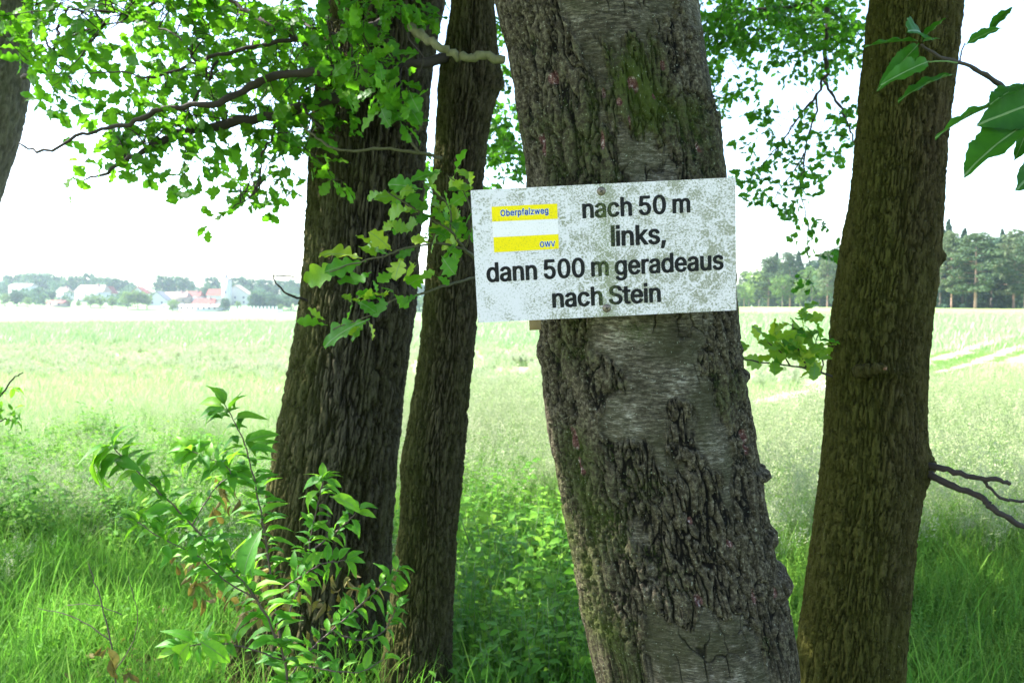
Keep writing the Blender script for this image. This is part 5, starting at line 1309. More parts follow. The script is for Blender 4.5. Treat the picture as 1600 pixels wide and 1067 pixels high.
# local plate frame: x right, y up, z toward the viewer
def pl(u, v):
    """pixel on the photo's plate -> local plate metres"""
    p = P(u, v, 1.215)
    q = p - np.array([0, 0, EYE])
    o0 = np.array([0, 0, EYE])
    t = np.dot(cen - o0, ez) / np.dot(q, ez)
    w = o0 + q * t - cen
    return float(np.dot(w, ex)), float(np.dot(w, ey))
def rrect(w, h, r, n=5):
    out = []
    for cx, cy_, a0 in ((w / 2 - r, h / 2 - r, 0), (-w / 2 + r, h / 2 - r, 90), (-w / 2 + r, -h / 2 + r, 180), (w / 2 - r, -h / 2 + r, 270)):
        for k in range(n):
            a = math.radians(a0 + 90 * k / (n - 1))
            out.append((cx + r * math.cos(a), cy_ + r * math.sin(a)))
    return out
if ez[1] > 0:
    raise RuntimeError("sign faces away")
rr_ = rrect(SW, SH, .0015)
n = len(rr_)
V = [(x, y, 0) for x, y in rr_] + [(x, y, -.0022) for x, y in rr_]
F = [tuple(range(n)), tuple(reversed(range(n, 2 * n)))] + [(i, i + n, (i + 1) % n + n, (i + 1) % n) for i in range(n)]
slink("plate", make_mesh("plate", V, F, [M_plate, M_edge], smooth=False, midx=[0, 1] + [1] * n), sign)
def line(s, l, r, capy, basey, nm="lettering", mat=M_black, z=.0004, bold=(.030, .016), track=0.0, parent=None):
    """(l, basey) and (r, basey2) are the baseline's ends in photo pixels"""
    x0, y0 = pl(*l)
    x1, y1 = pl(*r)
    hx, hy = pl(*capy)
    bx_, by_ = pl(*basey)
    cap = math.hypot(hx - bx_, hy - by_)
    ln = math.hypot(x1 - x0, y1 - y0)
    V, F = text_mesh(s, 0, ln, 0, cap, mat, nm, bold, 0, track)
    a = math.atan2(y1 - y0, x1 - x0)
    V = [(x0 + x * math.cos(a) - y * math.sin(a), y0 + x * math.sin(a) + y * math.cos(a), z + zz * .001) for x, y, zz in V]
    return slink(nm, make_mesh(nm, V, F, mat, smooth=False), parent or sign)
# words: baseline left, baseline right, cap top, baseline point for height
line("nach 50 m", (909, 341), (1080, 331.5), (1000, 306.5), (1001.5, 335.5), z=.0004)
line("links,", (954, 384.5), (1042, 380), (957, 353.8), (959, 384))
line("dann 500 m geradeaus", (760.5, 440.5), (1131, 420.5), (855, 405.6), (857, 435))
line("nach Stein", (862, 480.5), (1034, 471), (952, 447), (953, 475.6))
# sticker
def quad_on(nm, pts, mat, z, parent):
    V = [(*pl(*p), z) for p in pts] + [(*pl(*p), z - .0002) for p in pts]
    F = [(3, 2, 1, 0), (4, 5, 6, 7)] + [(i, (i + 1) % 4, (i + 1) % 4 + 4, i + 4) for i in range(4)]
    return slink(nm, make_mesh(nm, V, F, mat, smooth=False), parent)
st_ = quad_on("sticker", [(767.5, 323), (871, 318), (873.5, 389), (772, 395)], M_sticker, .0003, sign)
quad_on("yellow_stripe", [(768, 323.3), (870.7, 318.3), (871.5, 342), (769, 346.5)], M_yellow, .00055, st_)
quad_on("yellow_stripe", [(771, 371), (872.6, 366), (873.3, 388.7), (772.2, 394.5)], M_yellow, .00055, st_)
def small(s, l, r, cap_, base_):
    line(s, l, r, cap_, base_, mat=M_halo, z=.0007, bold=(.060, .050), track=.03, parent=st_)
    line(s, l, r, cap_, base_, mat=M_blue, z=.0010, bold=(.020, .014), track=.03, parent=st_)
small("Oberpfalzweg", (782, 338), (857.5, 333.6), (785, 328.2), (785.3, 337.8))
small("OWV", (843.5, 386.3), (867.5, 385), (850, 377.6), (850.3, 386))
def screw(px_, py_):
    x, y = pl(px_, py_)
    g = Geo()
    r = .0062 * PXM / .00098 * .95
    rings = [(r, 0), (r, .0008), (r * .88, .0019), (r * .5, .0028), (r * .1, .003)]
    ns = 20
    V = [(x + q * math.cos(a), y + q * math.sin(a), .0002 + z) for q, z in rings for a in np.linspace(0, 2 * np.pi, ns, endpoint=False)]
    F = [(i * ns + k, i * ns + (k + 1) % ns, (i + 1) * ns + (k + 1) % ns, (i + 1) * ns + k) for i in range(4) for k in range(ns)] + [tuple(4 * ns + k for k in range(ns))]
    s = slink("screw", make_mesh("screw", V, F, M_screw), sign)
    V, F = [], []
    for k, a in enumerate((.5, .5 + math.pi / 2)):
        c, sn = math.cos(a), math.sin(a)
        for q, w in ((-1, -1), (1, -1), (1, 1), (-1, 1)):
            lx, ly = q * r * .50, w * r * .11
            V.append((x + lx * c - ly * sn, y + lx * sn + ly * c, .0035 + .0001 * k))
        F.append(tuple(range(4 * k, 4 * k + 4)))
    slink("cross_recess", make_mesh("cross_recess", V, F, M_recess, smooth=False), s)
    # washer
    ns = 24
    rw = r * 1.12
    V = [(x + q * math.cos(a), y + q * math.sin(a), z) for q, z in ((rw, .0002), (rw, .0009), (r * .6, .0009)) for a in np.linspace(0, 2 * np.pi, ns, endpoint=False)]
    F = [(i * ns + k, i * ns + (k + 1) % ns, (i + 1) * ns + (k + 1) % ns, (i + 1) * ns + k) for i in range(2) for k in range(ns)]
    slink("washer", make_mesh("washer", V, F, M_screw), s)
screw(939.5, 299)
screw(948, 481.5)
# wooden batten behind the plate, its end shows under the lower edge
x0, y0 = pl(827, 503)
x1, y1 = pl(1118, 478)
v, f = box(x0, pl(845, 490)[0], y0 - .0135, y0 + .02, -.016, -.0035)
slink("batten", make_mesh("batten", v, f, M_backboard, smooth=False), sign)

# ------------------------------------------------------------------ sapling in front of the thick oak
sap_base = P(452, 1067, 1.95)
sx_, sy_ = float(sap_base[0]), float(sap_base[1])
sap = empty("sapling", (sx_, sy_ + .12, 0), "young sapling with arching glossy leaves and some withered brown ones", "sapling")
sap_leaf = [leaf_mesh("sapling_leaf", 'ell', [M_sapleaf, M_rib], a, 9, b, fo, .07, tw_) for a, b, fo, tw_ in ((.36, .70, .6, 0), (.42, .45, .45, 0), (.38, .95, .4, 0), (.36, .55, .8, .5))]
wit_leaf = [leaf_mesh("withered_leaf", 'ell', M_withered, a, 9, b, fo, .05, tw_) for a, b, fo, tw_ in ((.30, .3, 1.2, .8), (.36, .5, .9, -.9), (.26, .7, 1.0, 0))]
STEMS = [([(455, 1130, 2.0), (450, 1067, 1.95), (438, 1010, 1.92), (400, 935, 1.88), (352, 880, 1.84), (300, 820, 1.8), (250, 770, 1.76), (210, 730, 1.74), (178, 700, 1.72)], 5, 1.6, .18, 1.0),
         ([(440, 1015, 1.93), (428, 930, 1.95), (415, 850, 1.97), (402, 770, 1.97), (388, 712, 1.97), (372, 670, 1.96), (352, 634, 1.95)], 3.8, 1.5, .25, 1.0),
         ([(446, 1040, 1.95), (452, 960, 2.05), (474, 897, 2.1), (487, 830, 2.12), (498, 780, 2.12), (505, 750, 2.12)], 3.4, 1.8, .30, .8),
         ([(450, 1060, 1.97), (490, 1010, 2.0), (540, 965, 2.05), (590, 920, 2.08), (622, 890, 2.1)], 3.4, 1.6, .2, .75),
         ([(400, 935, 1.88), (350, 905, 1.82), (310, 870, 1.78), (262, 845, 1.75), (215, 815, 1.74)], 2.7, 1.4, .25, .8),
         ([(487, 860, 2.12), (520, 835, 2.15), (548, 810, 2.15), (560, 795, 2.15)], 3, 1.4, .3, .75),
         ([(428, 930, 1.95), (470, 900, 1.9), (505, 880, 1.9), (540, 875, 1.92)], 3, 1.3, .3, .75),
         ([(440, 1030, 1.93), (380, 1010, 1.85), (320, 1005, 1.78), (285, 1010, 1.75)], 2.7, 1.5, .5, .9),
         ([(300, 820, 1.8), (330, 770, 1.85), (360, 735, 1.88), (300, 705, 1.85)], 2.5, 1.2, .3, .85),
         ([(520, 985, 2.03), (560, 1000, 2.05), (600, 985, 2.08), (620, 950, 2.1)], 3, 1.3, .2, .7),
         ([(470, 1040, 1.97), (510, 1045, 1.9), (560, 1050, 1.9), (600, 1030, 1.92)], 3, 1.3, .2, .7)]
RS = np.random.default_rng(12)
nleaf = 0
SB = []
for k, (pl_, w0, w1, t0, ls) in enumerate(STEMS):
    if k == 0:
        pl_ = [(460, 1300, 2.07)] + pl_
    branch(sap, pl_, w0, w1, M_red_stem, "stem", 90 + k, .0012, 6)
    c = catmull([P(*p) for p in pl_], 8)
    seg = np.r_[0, np.cumsum(np.linalg.norm(np.diff(c, axis=0), axis=1))]
    s = seg[-1] * t0
    side = 1
    while s <= seg[-1]:
        p = np.array([np.interp(s, seg, c[:, j]) for j in range(3)])
        q = np.array([np.interp(min(s + .01, seg[-1]), seg, c[:, j]) for j in range(3)]) - np.array([np.interp(s - .01, seg, c[:, j]) for j in range(3)])
        ax = unit(q)
        sd = unit(np.cross(ax, [0, -1, .3])) * side
        d = unit(sd * 1.0 + ax * .7 + np.array([0, 0, .12]) + RS.normal(0, .3, 3))
        nrm = unit(np.array([0, -.35, 1]) + ax * .2 + RS.normal(0, .30, 3))
        u_ = s / seg[-1]
        sz = .062 * ls * RS.uniform(.75, 1.2) * (1.1 - .3 * abs(u_ - .6))
        if nleaf < 262:
            put_leaf(sap_leaf[RS.integers(4)], p, d, nrm, sz, sap)
            nleaf += 1
        side = -side
        if RS.random() < .8:
            SB.append((p + RS.normal(0, .012, 3), unit(d * [-1, 1, 1] + RS.normal(0, .3, 3)), nrm, sz * RS.uniform(.5, .95)))
        s += .0105 + .005 * RS.random()
    for _ in range(3):
        put_leaf(sap_leaf[RS.integers(4)], c[-1], unit(unit(c[-1] - c[-4]) + RS.normal(0, .5, 3)), unit(np.array([0, -.4, 1]) + RS.normal(0, .3, 3)), .065 * ls, sap)
v, f = leaf_batch([q[0] for q in SB], [q[1] for q in SB], [q[2] for q in SB], [q[3] for q in SB], [q[3] * .40 for q in SB], 'ell', 8, RS.uniform(.2, .8, len(SB)), .45)
link("foliage", make_mesh("foliage", v, f, M_sapleaf), sap, kind="stuff")
# a few leaves traced one by one
for bx, by, tx, ty, Y in [(380, 905, 392, 838, 1.70), (395, 905, 372, 845, 1.74), (175, 695, 112, 742, 1.7), (178, 698, 120, 760, 1.7), (185, 712, 150, 765, 1.7), (260, 712, 308, 690, 1.85), (268, 728, 322, 700, 1.85), (300, 1000, 262, 1062, 1.7), (310, 1000, 350, 1040, 1.7),
                          (350, 636, 305, 628, 1.93), (355, 640, 310, 660, 1.93), (385, 690, 428, 682, 1.95), (388, 702, 425, 705, 1.95), (620, 895, 632, 940, 2.08), (618, 895, 600, 925, 2.08), (505, 752, 465, 760, 2.1), (508, 750, 530, 762, 2.1), (500, 765, 470, 800, 2.1), (515, 775, 560, 800, 2.1)]:
    a, b = P(bx, by, Y), P(tx, ty, Y)
    put_leaf(sap_leaf[RS.integers(3)], a, b - a + np.array([0, 0, .3 * np.linalg.norm(b - a)]), unit(np.array([RS.normal(0, .3), -.8, .7])), np.linalg.norm(b - a) * 1.1, sap)
for cx, cy, rx, ry, Y, n in [(350, 765, 25, 35, 2.1, 16), (300, 885, 30, 30, 2.0, 14), (430, 900, 50, 30, 2.1, 14), (500, 915, 60, 25, 2.2, 22), (470, 960, 60, 30, 2.2, 14), (390, 945, 30, 25, 2.0, 8), (560, 900, 25, 20, 2.3, 5), (460, 1005, 50, 25, 2.1, 8), (330, 915, 30, 20, 2.0, 8)]:
    for _ in range(n):
        p = P(cx + RS.uniform(-rx, rx), cy + RS.uniform(-ry, ry), Y + RS.uniform(-.1, .15))
        put_leaf(wit_leaf[RS.integers(3)], p, unit(RS.normal(0, .5, 3) + [0, 0, -.9]), unit(RS.normal(0, 1, 3) + [0, -.4, .3]), RS.uniform(.035, .06), sap, "withered_leaf")

# dry stalk with curled brown leaves at lower left
ds = empty("dry_stalk", (float(P(215, 1000, 1.9)[0]), 1.95, 0), "thin dry stalk with crumpled brown leaves in the lower left grass", "dead stalk")
for k, (pl_, w0, w1) in enumerate([([(190, 1250, 1.95), (180, 1067, 1.9), (172, 1000, 1.9), (155, 930, 1.9), (138, 880, 1.9)], 3.5, 1.5), ([(178, 1050, 1.9), (205, 1010, 1.9), (215, 960, 1.9), (200, 900, 1.9)], 2, 1), ([(172, 1000, 1.9), (120, 965, 1.9), (60, 950, 1.9)], 2, 1), ([(190, 960, 1.9), (150, 945, 1.9), (105, 945, 1.9)], 1.5, 1)]):
    branch(ds, pl_, w0, w1, M_red_stem, "stem", 120 + k, .0012, 5)
for bx, by, tx, ty in [(168, 1012, 152, 1030), (168, 1010, 180, 1035), (175, 1025, 178, 1052), (205, 1050, 192, 1062), (200, 1048, 212, 1060), (160, 1010, 150, 1022)]:
    a, b = P(bx, by, 1.88), P(tx, ty, 1.88)
    put_leaf(wit_leaf[RS.integers(3)], a, b - a, unit(RS.normal(0, .4, 3) + [0, -1, .2]), np.linalg.norm(b - a) * 1.6, ds, "withered_leaf")

# dark shoots at the left edge
eb = empty("shrub", (float(P(-60, 700, 3.0)[0]), 3.0, 0), "leafy shrub shoots poking in at the left edge above the grass", "shrub")
branch(eb, [(-60, 1100, 3.0), (-50, 800, 3.0), (-30, 680, 3.0), (-5, 625, 3.0), (20, 592, 3.0), (36, 582, 3.0)], 6, 2, M_twig, "stem", 130, .003, 5)
branch(eb, [(-30, 680, 3.0), (0, 655, 3.0), (30, 660, 3.0)], 4, 1.5, M_twig, "stem", 131, .003, 5)
for cx, cy, rx, ry, n in [(8, 650, 28, 14, 26), (10, 612, 18, 14, 9), (-30, 640, 30, 40, 30)]:
    for _ in range(n):
        p = P(cx + RS.uniform(-rx, rx), cy + RS.uniform(-ry, ry), 3.0 + RS.uniform(-.1, .1))
        put_leaf(sap_leaf[RS.integers(4)], p, unit(RS.normal(0, 1, 3)), unit(RS.normal(0, .5, 3) + [0, -.3, 1]), RS.uniform(.03, .05), eb)

# ------------------------------------------------------------------ ground vegetation
def blades(n, rad, h0, h1, w, lean, curve, seed, L=4, mat_h=0):
    R = np.random.default_rng(seed)
    a = R.uniform(0, 2 * np.pi, n)
    r = rad * np.sqrt(R.random(n))
    B = np.stack([r * np.cos(a), r * np.sin(a), -0.02 + 0 * a], 1)
    h = R.uniform(h0, h1, n)
    b = R.uniform(0, 2 * np.pi, n)
    dirv = np.stack([np.cos(b), np.sin(b), 0 * b], 1)
    ln = R.uniform(0, lean, n)
    cv = R.uniform(.2, 1, n) * curve
    t = np.linspace(0, 1, L + 1)
    pos = B[:, None] + dirv[:, None] * (h[:, None] * (ln[:, None] * t + cv[:, None] * t ** 2.2))[..., None]
    pos[..., 2] += h[:, None] * (t - .35 * cv[:, None] * t ** 2.5)
    sd = np.stack([-np.sin(b + R.uniform(-.8, .8, n)), np.cos(b), 0 * b], 1)
    ww = w * R.uniform(.6, 1.3, n)
    tw = (1 - t) ** .55
    tw[0] = .7
    e = sd[:, None] * (ww[:, None] * tw / 2)[..., None]
    V = np.stack([pos - e, pos + e], 2).reshape(-1, 3)
    base = (np.arange(n) * (L + 1) * 2)[:, None, None]
    i = np.arange(L)[None, :, None] * 2
    F = np.concatenate([base + i, base + i + 1, base + i + 3, base + i + 2], 2).reshape(-1, 4)
    return V, F, pos

def lush_tuft(seed):
    g = Geo()
    V, F, _ = blades(70, .17, .08, .26, .006, .35, .6, seed)
    g.add(V, F, 0)
    V, F, _ = blades(22, .17, .25, .46, .005, .35, .6, seed + 50)
    g.add(V, F, 0)
    R = np.random.default_rng(seed)
    n = 26
    B = np.stack([R.uniform(-.16, .16, n), R.uniform(-.16, .16, n), R.uniform(.03, .16, n)], 1)
    v, f = leaf_batch(B, R.normal(0, 1, (n, 3)) + [0, 0, .2], R.normal(0, .4, (n, 3)) + [0, 0, 1], R.uniform(.02, .05, n), R.uniform(.012, .028, n), 'ell', 4, .3, .2)
    g.add(v, f, 1)
    return g.mesh("lush_tuft", [M_grass, M_herb])
def herb_tuft(seed, ls=.055, lw=.026, h=.34, stems=9, mats=None, per=12, kind='ell'):
    g = Geo()
    R = np.random.default_rng(seed)
    B, D, Nn, L = [], [], [], []
    for _ in range(stems):
        a = R.uniform(0, 6.28)
        r = .14 * math.sqrt(R.random())
        b0 = np.array([r * math.cos(a), r * math.sin(a), 0])
        hh = h * R.uniform(.55, 1.1)
        tip = b0 + [R.normal(0, .12) * hh * 1.5, R.normal(0, .12) * hh * 1.5, hh]
        g.add(*tube([b0, (b0 + tip) / 2 + R.normal(0, .01, 3), tip], .0022, .001, 3, 2), 2)
        for k in range(per):
            t = .15 + .85 * k / per
            p = b0 * (1 - t) + tip * t
            an = k * 2.4 + R.uniform(-.4, .4)
            B.append(p)
            D.append([math.cos(an), math.sin(an), R.uniform(-.1, .7)])
            Nn.append([0, 0, 1])
            L.append(ls * R.uniform(.6, 1.2) * (1.15 - .5 * t))
    L = np.array(L)
    v, f = leaf_batch(B, D, np.array(Nn) + R.normal(0, .3, (len(B), 3)), L, L * lw / ls, kind, 4, .3, .25)
    g.add(v, f, 0)
    V, F, _ = blades(18, .18, .12, .3, .005, .3, .5, seed + 5)
    g.add(V, F, 1)
    return g.mesh("herb_tuft", mats or [M_herb, M_grass, M_green_stem])
def tall_tuft(seed, h0=.5, h1=.9, nb=30, nst=17, mats=None, headlen=.16, wide=1.0, L=5):
    g = Geo()
    V, F, _ = blades(nb, .2, h0 * .5, h1 * .8, .005 * wide, .4, .55, seed, 4)
    g.add(V, F, 0)
    V, F, pos = blades(nst, .2, h0 * .9, h1, .0022 * wide, .25, .35, seed + 3, L)
    g.add(V, F, 0)
    R = np.random.default_rng(seed)
    B, D = [], []
    for p in pos:
        tip, pre = p[-1], p[-2]
        ax = unit(tip - pre)
        hl = headlen * R.uniform(.6, 1.2)
        for k in range(30):
            t = k / 30
            spread = .022 * math.sin(math.pi * min(1, t * .85 + .15))
            o = R.normal(0, 1, 3)
            B.append(tip - ax * hl * (1 - t) + o * spread)
            D.append(ax + unit(o) * .5 + [0, 0, -.2])
    n = len(B)
    v, f = leaf_batch(B, D, R.normal(0, 1, (n, 3)), R.uniform(.012, .022, n) * wide, R.uniform(.005, .008, n) * wide, 'ell', 2, 0, .2)
    g.add(v, f, 1)
    return g.mesh("tall_tuft", mats or [M_tall, M_seed])
variants("lush_grass", [lush_tuft(s) for s in range(5)])
variants("herb", [herb_tuft(10 + s) for s in range(4)] + [herb_tuft(20 + s, .07, .04, .45, 7) for s in range(2)])
variants("bright_herb", [herb_tuft(30 + s, .022, .007, .30, 26, [M_herbb, M_grass, M_herbb], 18) for s in range(3)])
variants("tall_grass", [tall_tuft(50 + s) for s in range(5)])
variants("straw_grass", [tall_tuft(70 + s, .35, .6, 44, 20, [M_meadow, M_straw], .20, 3.0, 3) for s in range(4)])
def short_tuft(seed):
    V, F, _ = blades(90, .45, .08, .24, .012, .4, .5, seed, 2)
    return make_mesh("short_tuft", V, F, M_meadow)
variants("short_grass", [short_tuft(s) for s in range(4)])
def crop_tuft(seed):
    V, F, _ = blades(60, .7, .10, .32, .02, .4, .5, seed, 2)
    return make_mesh("crop_tuft", V, F, M_crop)
M_crop = leaf_material("crop_blade", [(0.16, 0.27, 0.10), (0.22, 0.33, 0.14), (0.29, 0.38, 0.20)], 0.3, (0.28, 0.38, 0.16), nscale=1)
def verge_tuft(seed):
    V, F, _ = blades(80, .4, .10, .30, .014, .4, .5, seed, 2)
    return make_mesh("verge_tuft", V, F, M_tall)
variants("verge", [verge_tuft(s) for s in range(3)])
variants("crop", [crop_tuft(s) for s in range(4)])

def zone(n, y0, y1, keep, spread=.80, power=1.0):
    y = y0 + (y1 - y0) * rng.random(n) ** power
    x = rng.uniform(-1, 1, n) * (spread * y + .6)
    w = fbm(x * .5, y * .5, x * 0, 3, 81)
    k = keep(x, y, w)
    x, y = x[k], y[k]
    return x, y
def lay(name, key, x, y, s0, s1, label, tilt=.12):
    z = terrain(x, y)
    n = len(x)
    scl = rng.uniform(s0, s1, n)
    if name in ("straw_grass", "short_grass", "crop", "tall_grass"):
        px, py = px_of(x, y), 470 + EYE * FPX / y          # grass is trodden low beside the track's ruts
        for r in _rutpx(px):
            d = py - r
            reach = np.interp(y, [8, 17, 30, 70], [40, 20, 13, 6])
            scl = np.where((px > 1160) & (d > -4) & (d < reach), scl * np.clip(.18 + .6 * np.abs(d) / reach, 0, 1), scl)
    return scatter(name, key, np.stack([x, y, z], 1), rand_rot(n, tilt), scl, None, kind="stuff", label=label)
px_of = lambda x, y: 800 + x / y * FPX
U = lambda a: rng.random(len(a))
x, y = zone(4200, 1.6, 8.5, lambda x, y, w: (y + .8 * w < 8.2) & (w + .3 * U(x) > -.55), power=.8)
lay("lush_grass", "lush_grass", x, y, .6, 1.15, "lush green grass under the trees")
x, y = zone(2600, 2.6, 9, lambda x, y, w: ((w > -.02) & (y < 7) & (U(x) < .5)) | ((px_of(x, y) < 330) & (y > 4.6) & (y < 8.5 + w) & (w > -.12) & (U(x) < .6)) | ((px_of(x, y) > 690) & (px_of(x, y) < 960) & (y < 5.4) & (U(x) < .5)), power=.9)
lay("herbs", "herb", x, y, .7, 1.2, "broad leaved herbs growing among the grass")
x, y = zone(2300, 2.8, 6.4, lambda x, y, w: ((px_of(x, y) > 1180) & (y < 5.6 + w) & (y > 2.9)) | ((w < -.1) & (U(x) < .5) & (px_of(x, y) > 650)), power=.9)
lay("bedstraw", "bright_herb", x, y, .7, 1.2, "fine leaved bright yellow green bedstraw below the trees")
x, y = zone(3400, 4.2, 11.5, lambda x, y, w: (px_of(x, y) > 560) & (y > np.where(px_of(x, y) > 1150, 3.9, 5.0) + .8 * w + .9 * U(x)) & (U(x) < .95), power=.9)
lay("tall_grass", "tall_grass", x, y, .55, 1.0, "tall seeding meadow grass behind the trunks", .2)
x, y = zone(1300, 3.2, 11, lambda x, y, w: (px_of(x, y) <= 620) & (w > -.15), power=.9)
lay("seeding_grass", "tall_grass", x, y, .4, .75, "scattered seeding grass at the meadow's left side", .2)
def obl(x, y, w):
    return y + .28 * x + 1.2 * w
def ontrack(x, y):
    px, py = px_of(x, y), 470 + EYE * FPX / y
    near = px > 1160
    r1 = np.abs(py - np.interp(px, [1080, 1250, 1440, 1511, 1600, 1720], [668, 645, 592, 573, 541, 512]))
    r2 = np.abs(py - np.interp(px, [1080, 1250, 1440, 1511, 1600, 1720], [640, 617, 571, 548, 521, 500]))
    w = np.interp(px, [1160, 1400, 1700], [5, 9, 6]) * np.interp(y, [8, 17, 30, 60], [1.2, 1, .8, .5])
    return near & ((r1 < w) | (r2 < w))
x, y = zone(5200, 12, 36, lambda x, y, w: (obl(x, y, w) > 13 + 3 * U(x)) & (obl(x, y, w) < 24 + 9 * U(x) ** 2) & ~ontrack(x, y) & ~((px_of(x, y) > 1390) & (y < 34)), power=.8)
lay("straw_grass", "straw_grass", x, y, .35, .6, "pale straw coloured grass strip across the field", .2)
x, y = zone(9000, 6.5, 24, lambda x, y, w: ~ontrack(x, y) & ((obl(x, y, w) < 16.5) | ((px_of(x, y) > 1430) & (y < 20))), power=.75)
lay("short_grass", "short_grass", x, y, .6, 1.1, "short bright meadow grass in the sun")
x, y = zone(9000, 24, 75, lambda x, y, w: ~ontrack(x, y) & (obl(x, y, w) > 26), power=.8)
lay("crop", "crop", x, y, 1.0, 1.9, "low pale green crop covering the far field")

n_ = 2600
px = rng.uniform(1385, 1760, n_)
r1, r2 = _rutpx(px)
py = rng.uniform(r2 - 9, r1 + 10)
y = EYE * FPX / (py - 470)
x = (px - 800) / FPX * y
k = (np.abs(py - r1) > 4) & (np.abs(py - r2) > 3.2) & (y < 60)
lay("verge_grass", "verge", x[k], y[k], .3, .5, "darker green grass along and between the track's two ruts")

# leafy bush between the slender oak and the birch
bl = [leaf_mesh("bush_leaf", 'ell', M_herb, a, 6, b, .25, .08) for a, b in ((.42, .3), (.5, .45))]
RB = np.random.default_rng(3)
for bpx, bY, blab in ((800, 4.4, "low bright leafy bush between the slender oak and the birch"), (50, 5.2, "low leafy bush in the grass at the far left edge")):
    bush = empty("bush", (float(P(bpx, 960, bY)[0]), bY, 0), blab, "bush")
    bx0, by0 = bush.location.x, bush.location.y
    for k in range(26):
        a = RB.uniform(0, 6.28)
        r = .42 * math.sqrt(RB.random())
        b0 = np.array([bx0 + r * math.cos(a) * .9, by0 + r * math.sin(a) * .6, 0])
        tip = b0 + [r * math.cos(a) * .5 + RB.normal(0, .04), r * math.sin(a) * .3, RB.uniform(.26, .48)]
        v, f = tube([b0, (b0 + tip) / 2, tip], .003, .0015, 4, 2)
        g = Geo(); g.add(v, f)
        link("stem", g.mesh("stem", M_green_stem), bush)
        for j in range(9):
            t = .3 + .7 * j / 8
            p = b0 * (1 - t) + tip * t
            an = j * 2.4 + RB.uniform(-.4, .4)
            put_leaf(bl[j % 2], p, [math.cos(an), math.sin(an) * .8 - .3, RB.uniform(-.2, .5)], unit(RB.normal(0, .25, 3) + [0, -.35, 1]), RB.uniform(.06, .105), bush)


lv = []
n_ = 900
a, r = rng.uniform(0, 6.28, n_), .2 + .9 * rng.random(n_) ** .8
bxx = big_info(0.0)
B = np.stack([bxx[0] + r * np.cos(a), bxx[1] + r * np.sin(a), 0 * a], 1)
B[:, 2] = terrain(B[:, 0], B[:, 1]) + rng.uniform(.02, .12, n_)
v, f = leaf_batch(B, rng.normal(0, 1, (n_, 3)) * [1, 1, .25], rng.normal(0, .4, (n_, 3)) + [0, 0, 1], rng.uniform(.05, .09, n_), rng.uniform(.025, .045, n_), 'oak', 8, .3, .3)
link("leaf_litter", make_mesh("leaf_litter", v, f, M_withered), kind="stuff", label="brown fallen leaves round the foot of the thickest oak")

# ------------------------------------------------------------------ far trees
M_pine = leaf_material("pine_needles", [(0.028, 0.065, 0.032), (0.055, 0.095, 0.045), (0.11, 0.15, 0.07)], .2, (.15, .2, .05), rough=.8, nscale=.9, spec=.2)
M_spruce = leaf_material("spruce_needles", [(0.014, 0.038, 0.024), (0.026, 0.06, 0.034), (0.045, 0.09, 0.045)], .15, (.05, .12, .04), rough=.8, nscale=.9, spec=.2)
M_decid = leaf_material("deciduous_leaves", [(0.06, 0.12, 0.03), (0.10, 0.18, 0.045), (0.17, 0.25, 0.07)], .3, (.2, .3, .05), rough=.8, nscale=.6, spec=.2)
M_darkdec = leaf_material("dark_leaves", [(0.04, 0.085, 0.05), (0.06, 0.12, 0.065), (0.10, 0.17, 0.085)], .25, (.1, .2, .05), rough=.8, nscale=.5, spec=.2)
M_pinetrunk = simple("pine_trunk", (0.30, 0.19, 0.14), .9, .3, 3)
M_fartrunk = simple("far_trunk", (0.13, 0.11, 0.09), .9, .3, 3)

def cards(C, Rr, n, size, R, flat=1.0):
    """n small leaf clumps in each blob: centre C, radii Rr"""
    C, Rr = np.asarray(C), np.asarray(Rr)
    k = len(C)
    q = unit(R.normal(0, 1, (k, n, 3))) * (R.uniform(.35, 1, (k, n, 1)) ** .5)
    p = (C[:, None] + q * Rr[:, None]).reshape(-1, 3)
    m = len(p)
    a = unit(R.normal(0, 1, (m, 3)) * [1, 1, flat])
    b = unit(np.cross(a, R.normal(0, 1, (m, 3))))
    s = size * R.uniform(.6, 1.3, (m, 1))
    V = np.stack([p - a * s, p + b * s * .5, p + a * s, p - b * s * .5], 1).reshape(-1, 3)
    F = np.arange(m * 4).reshape(-1, 4)
    return V, F

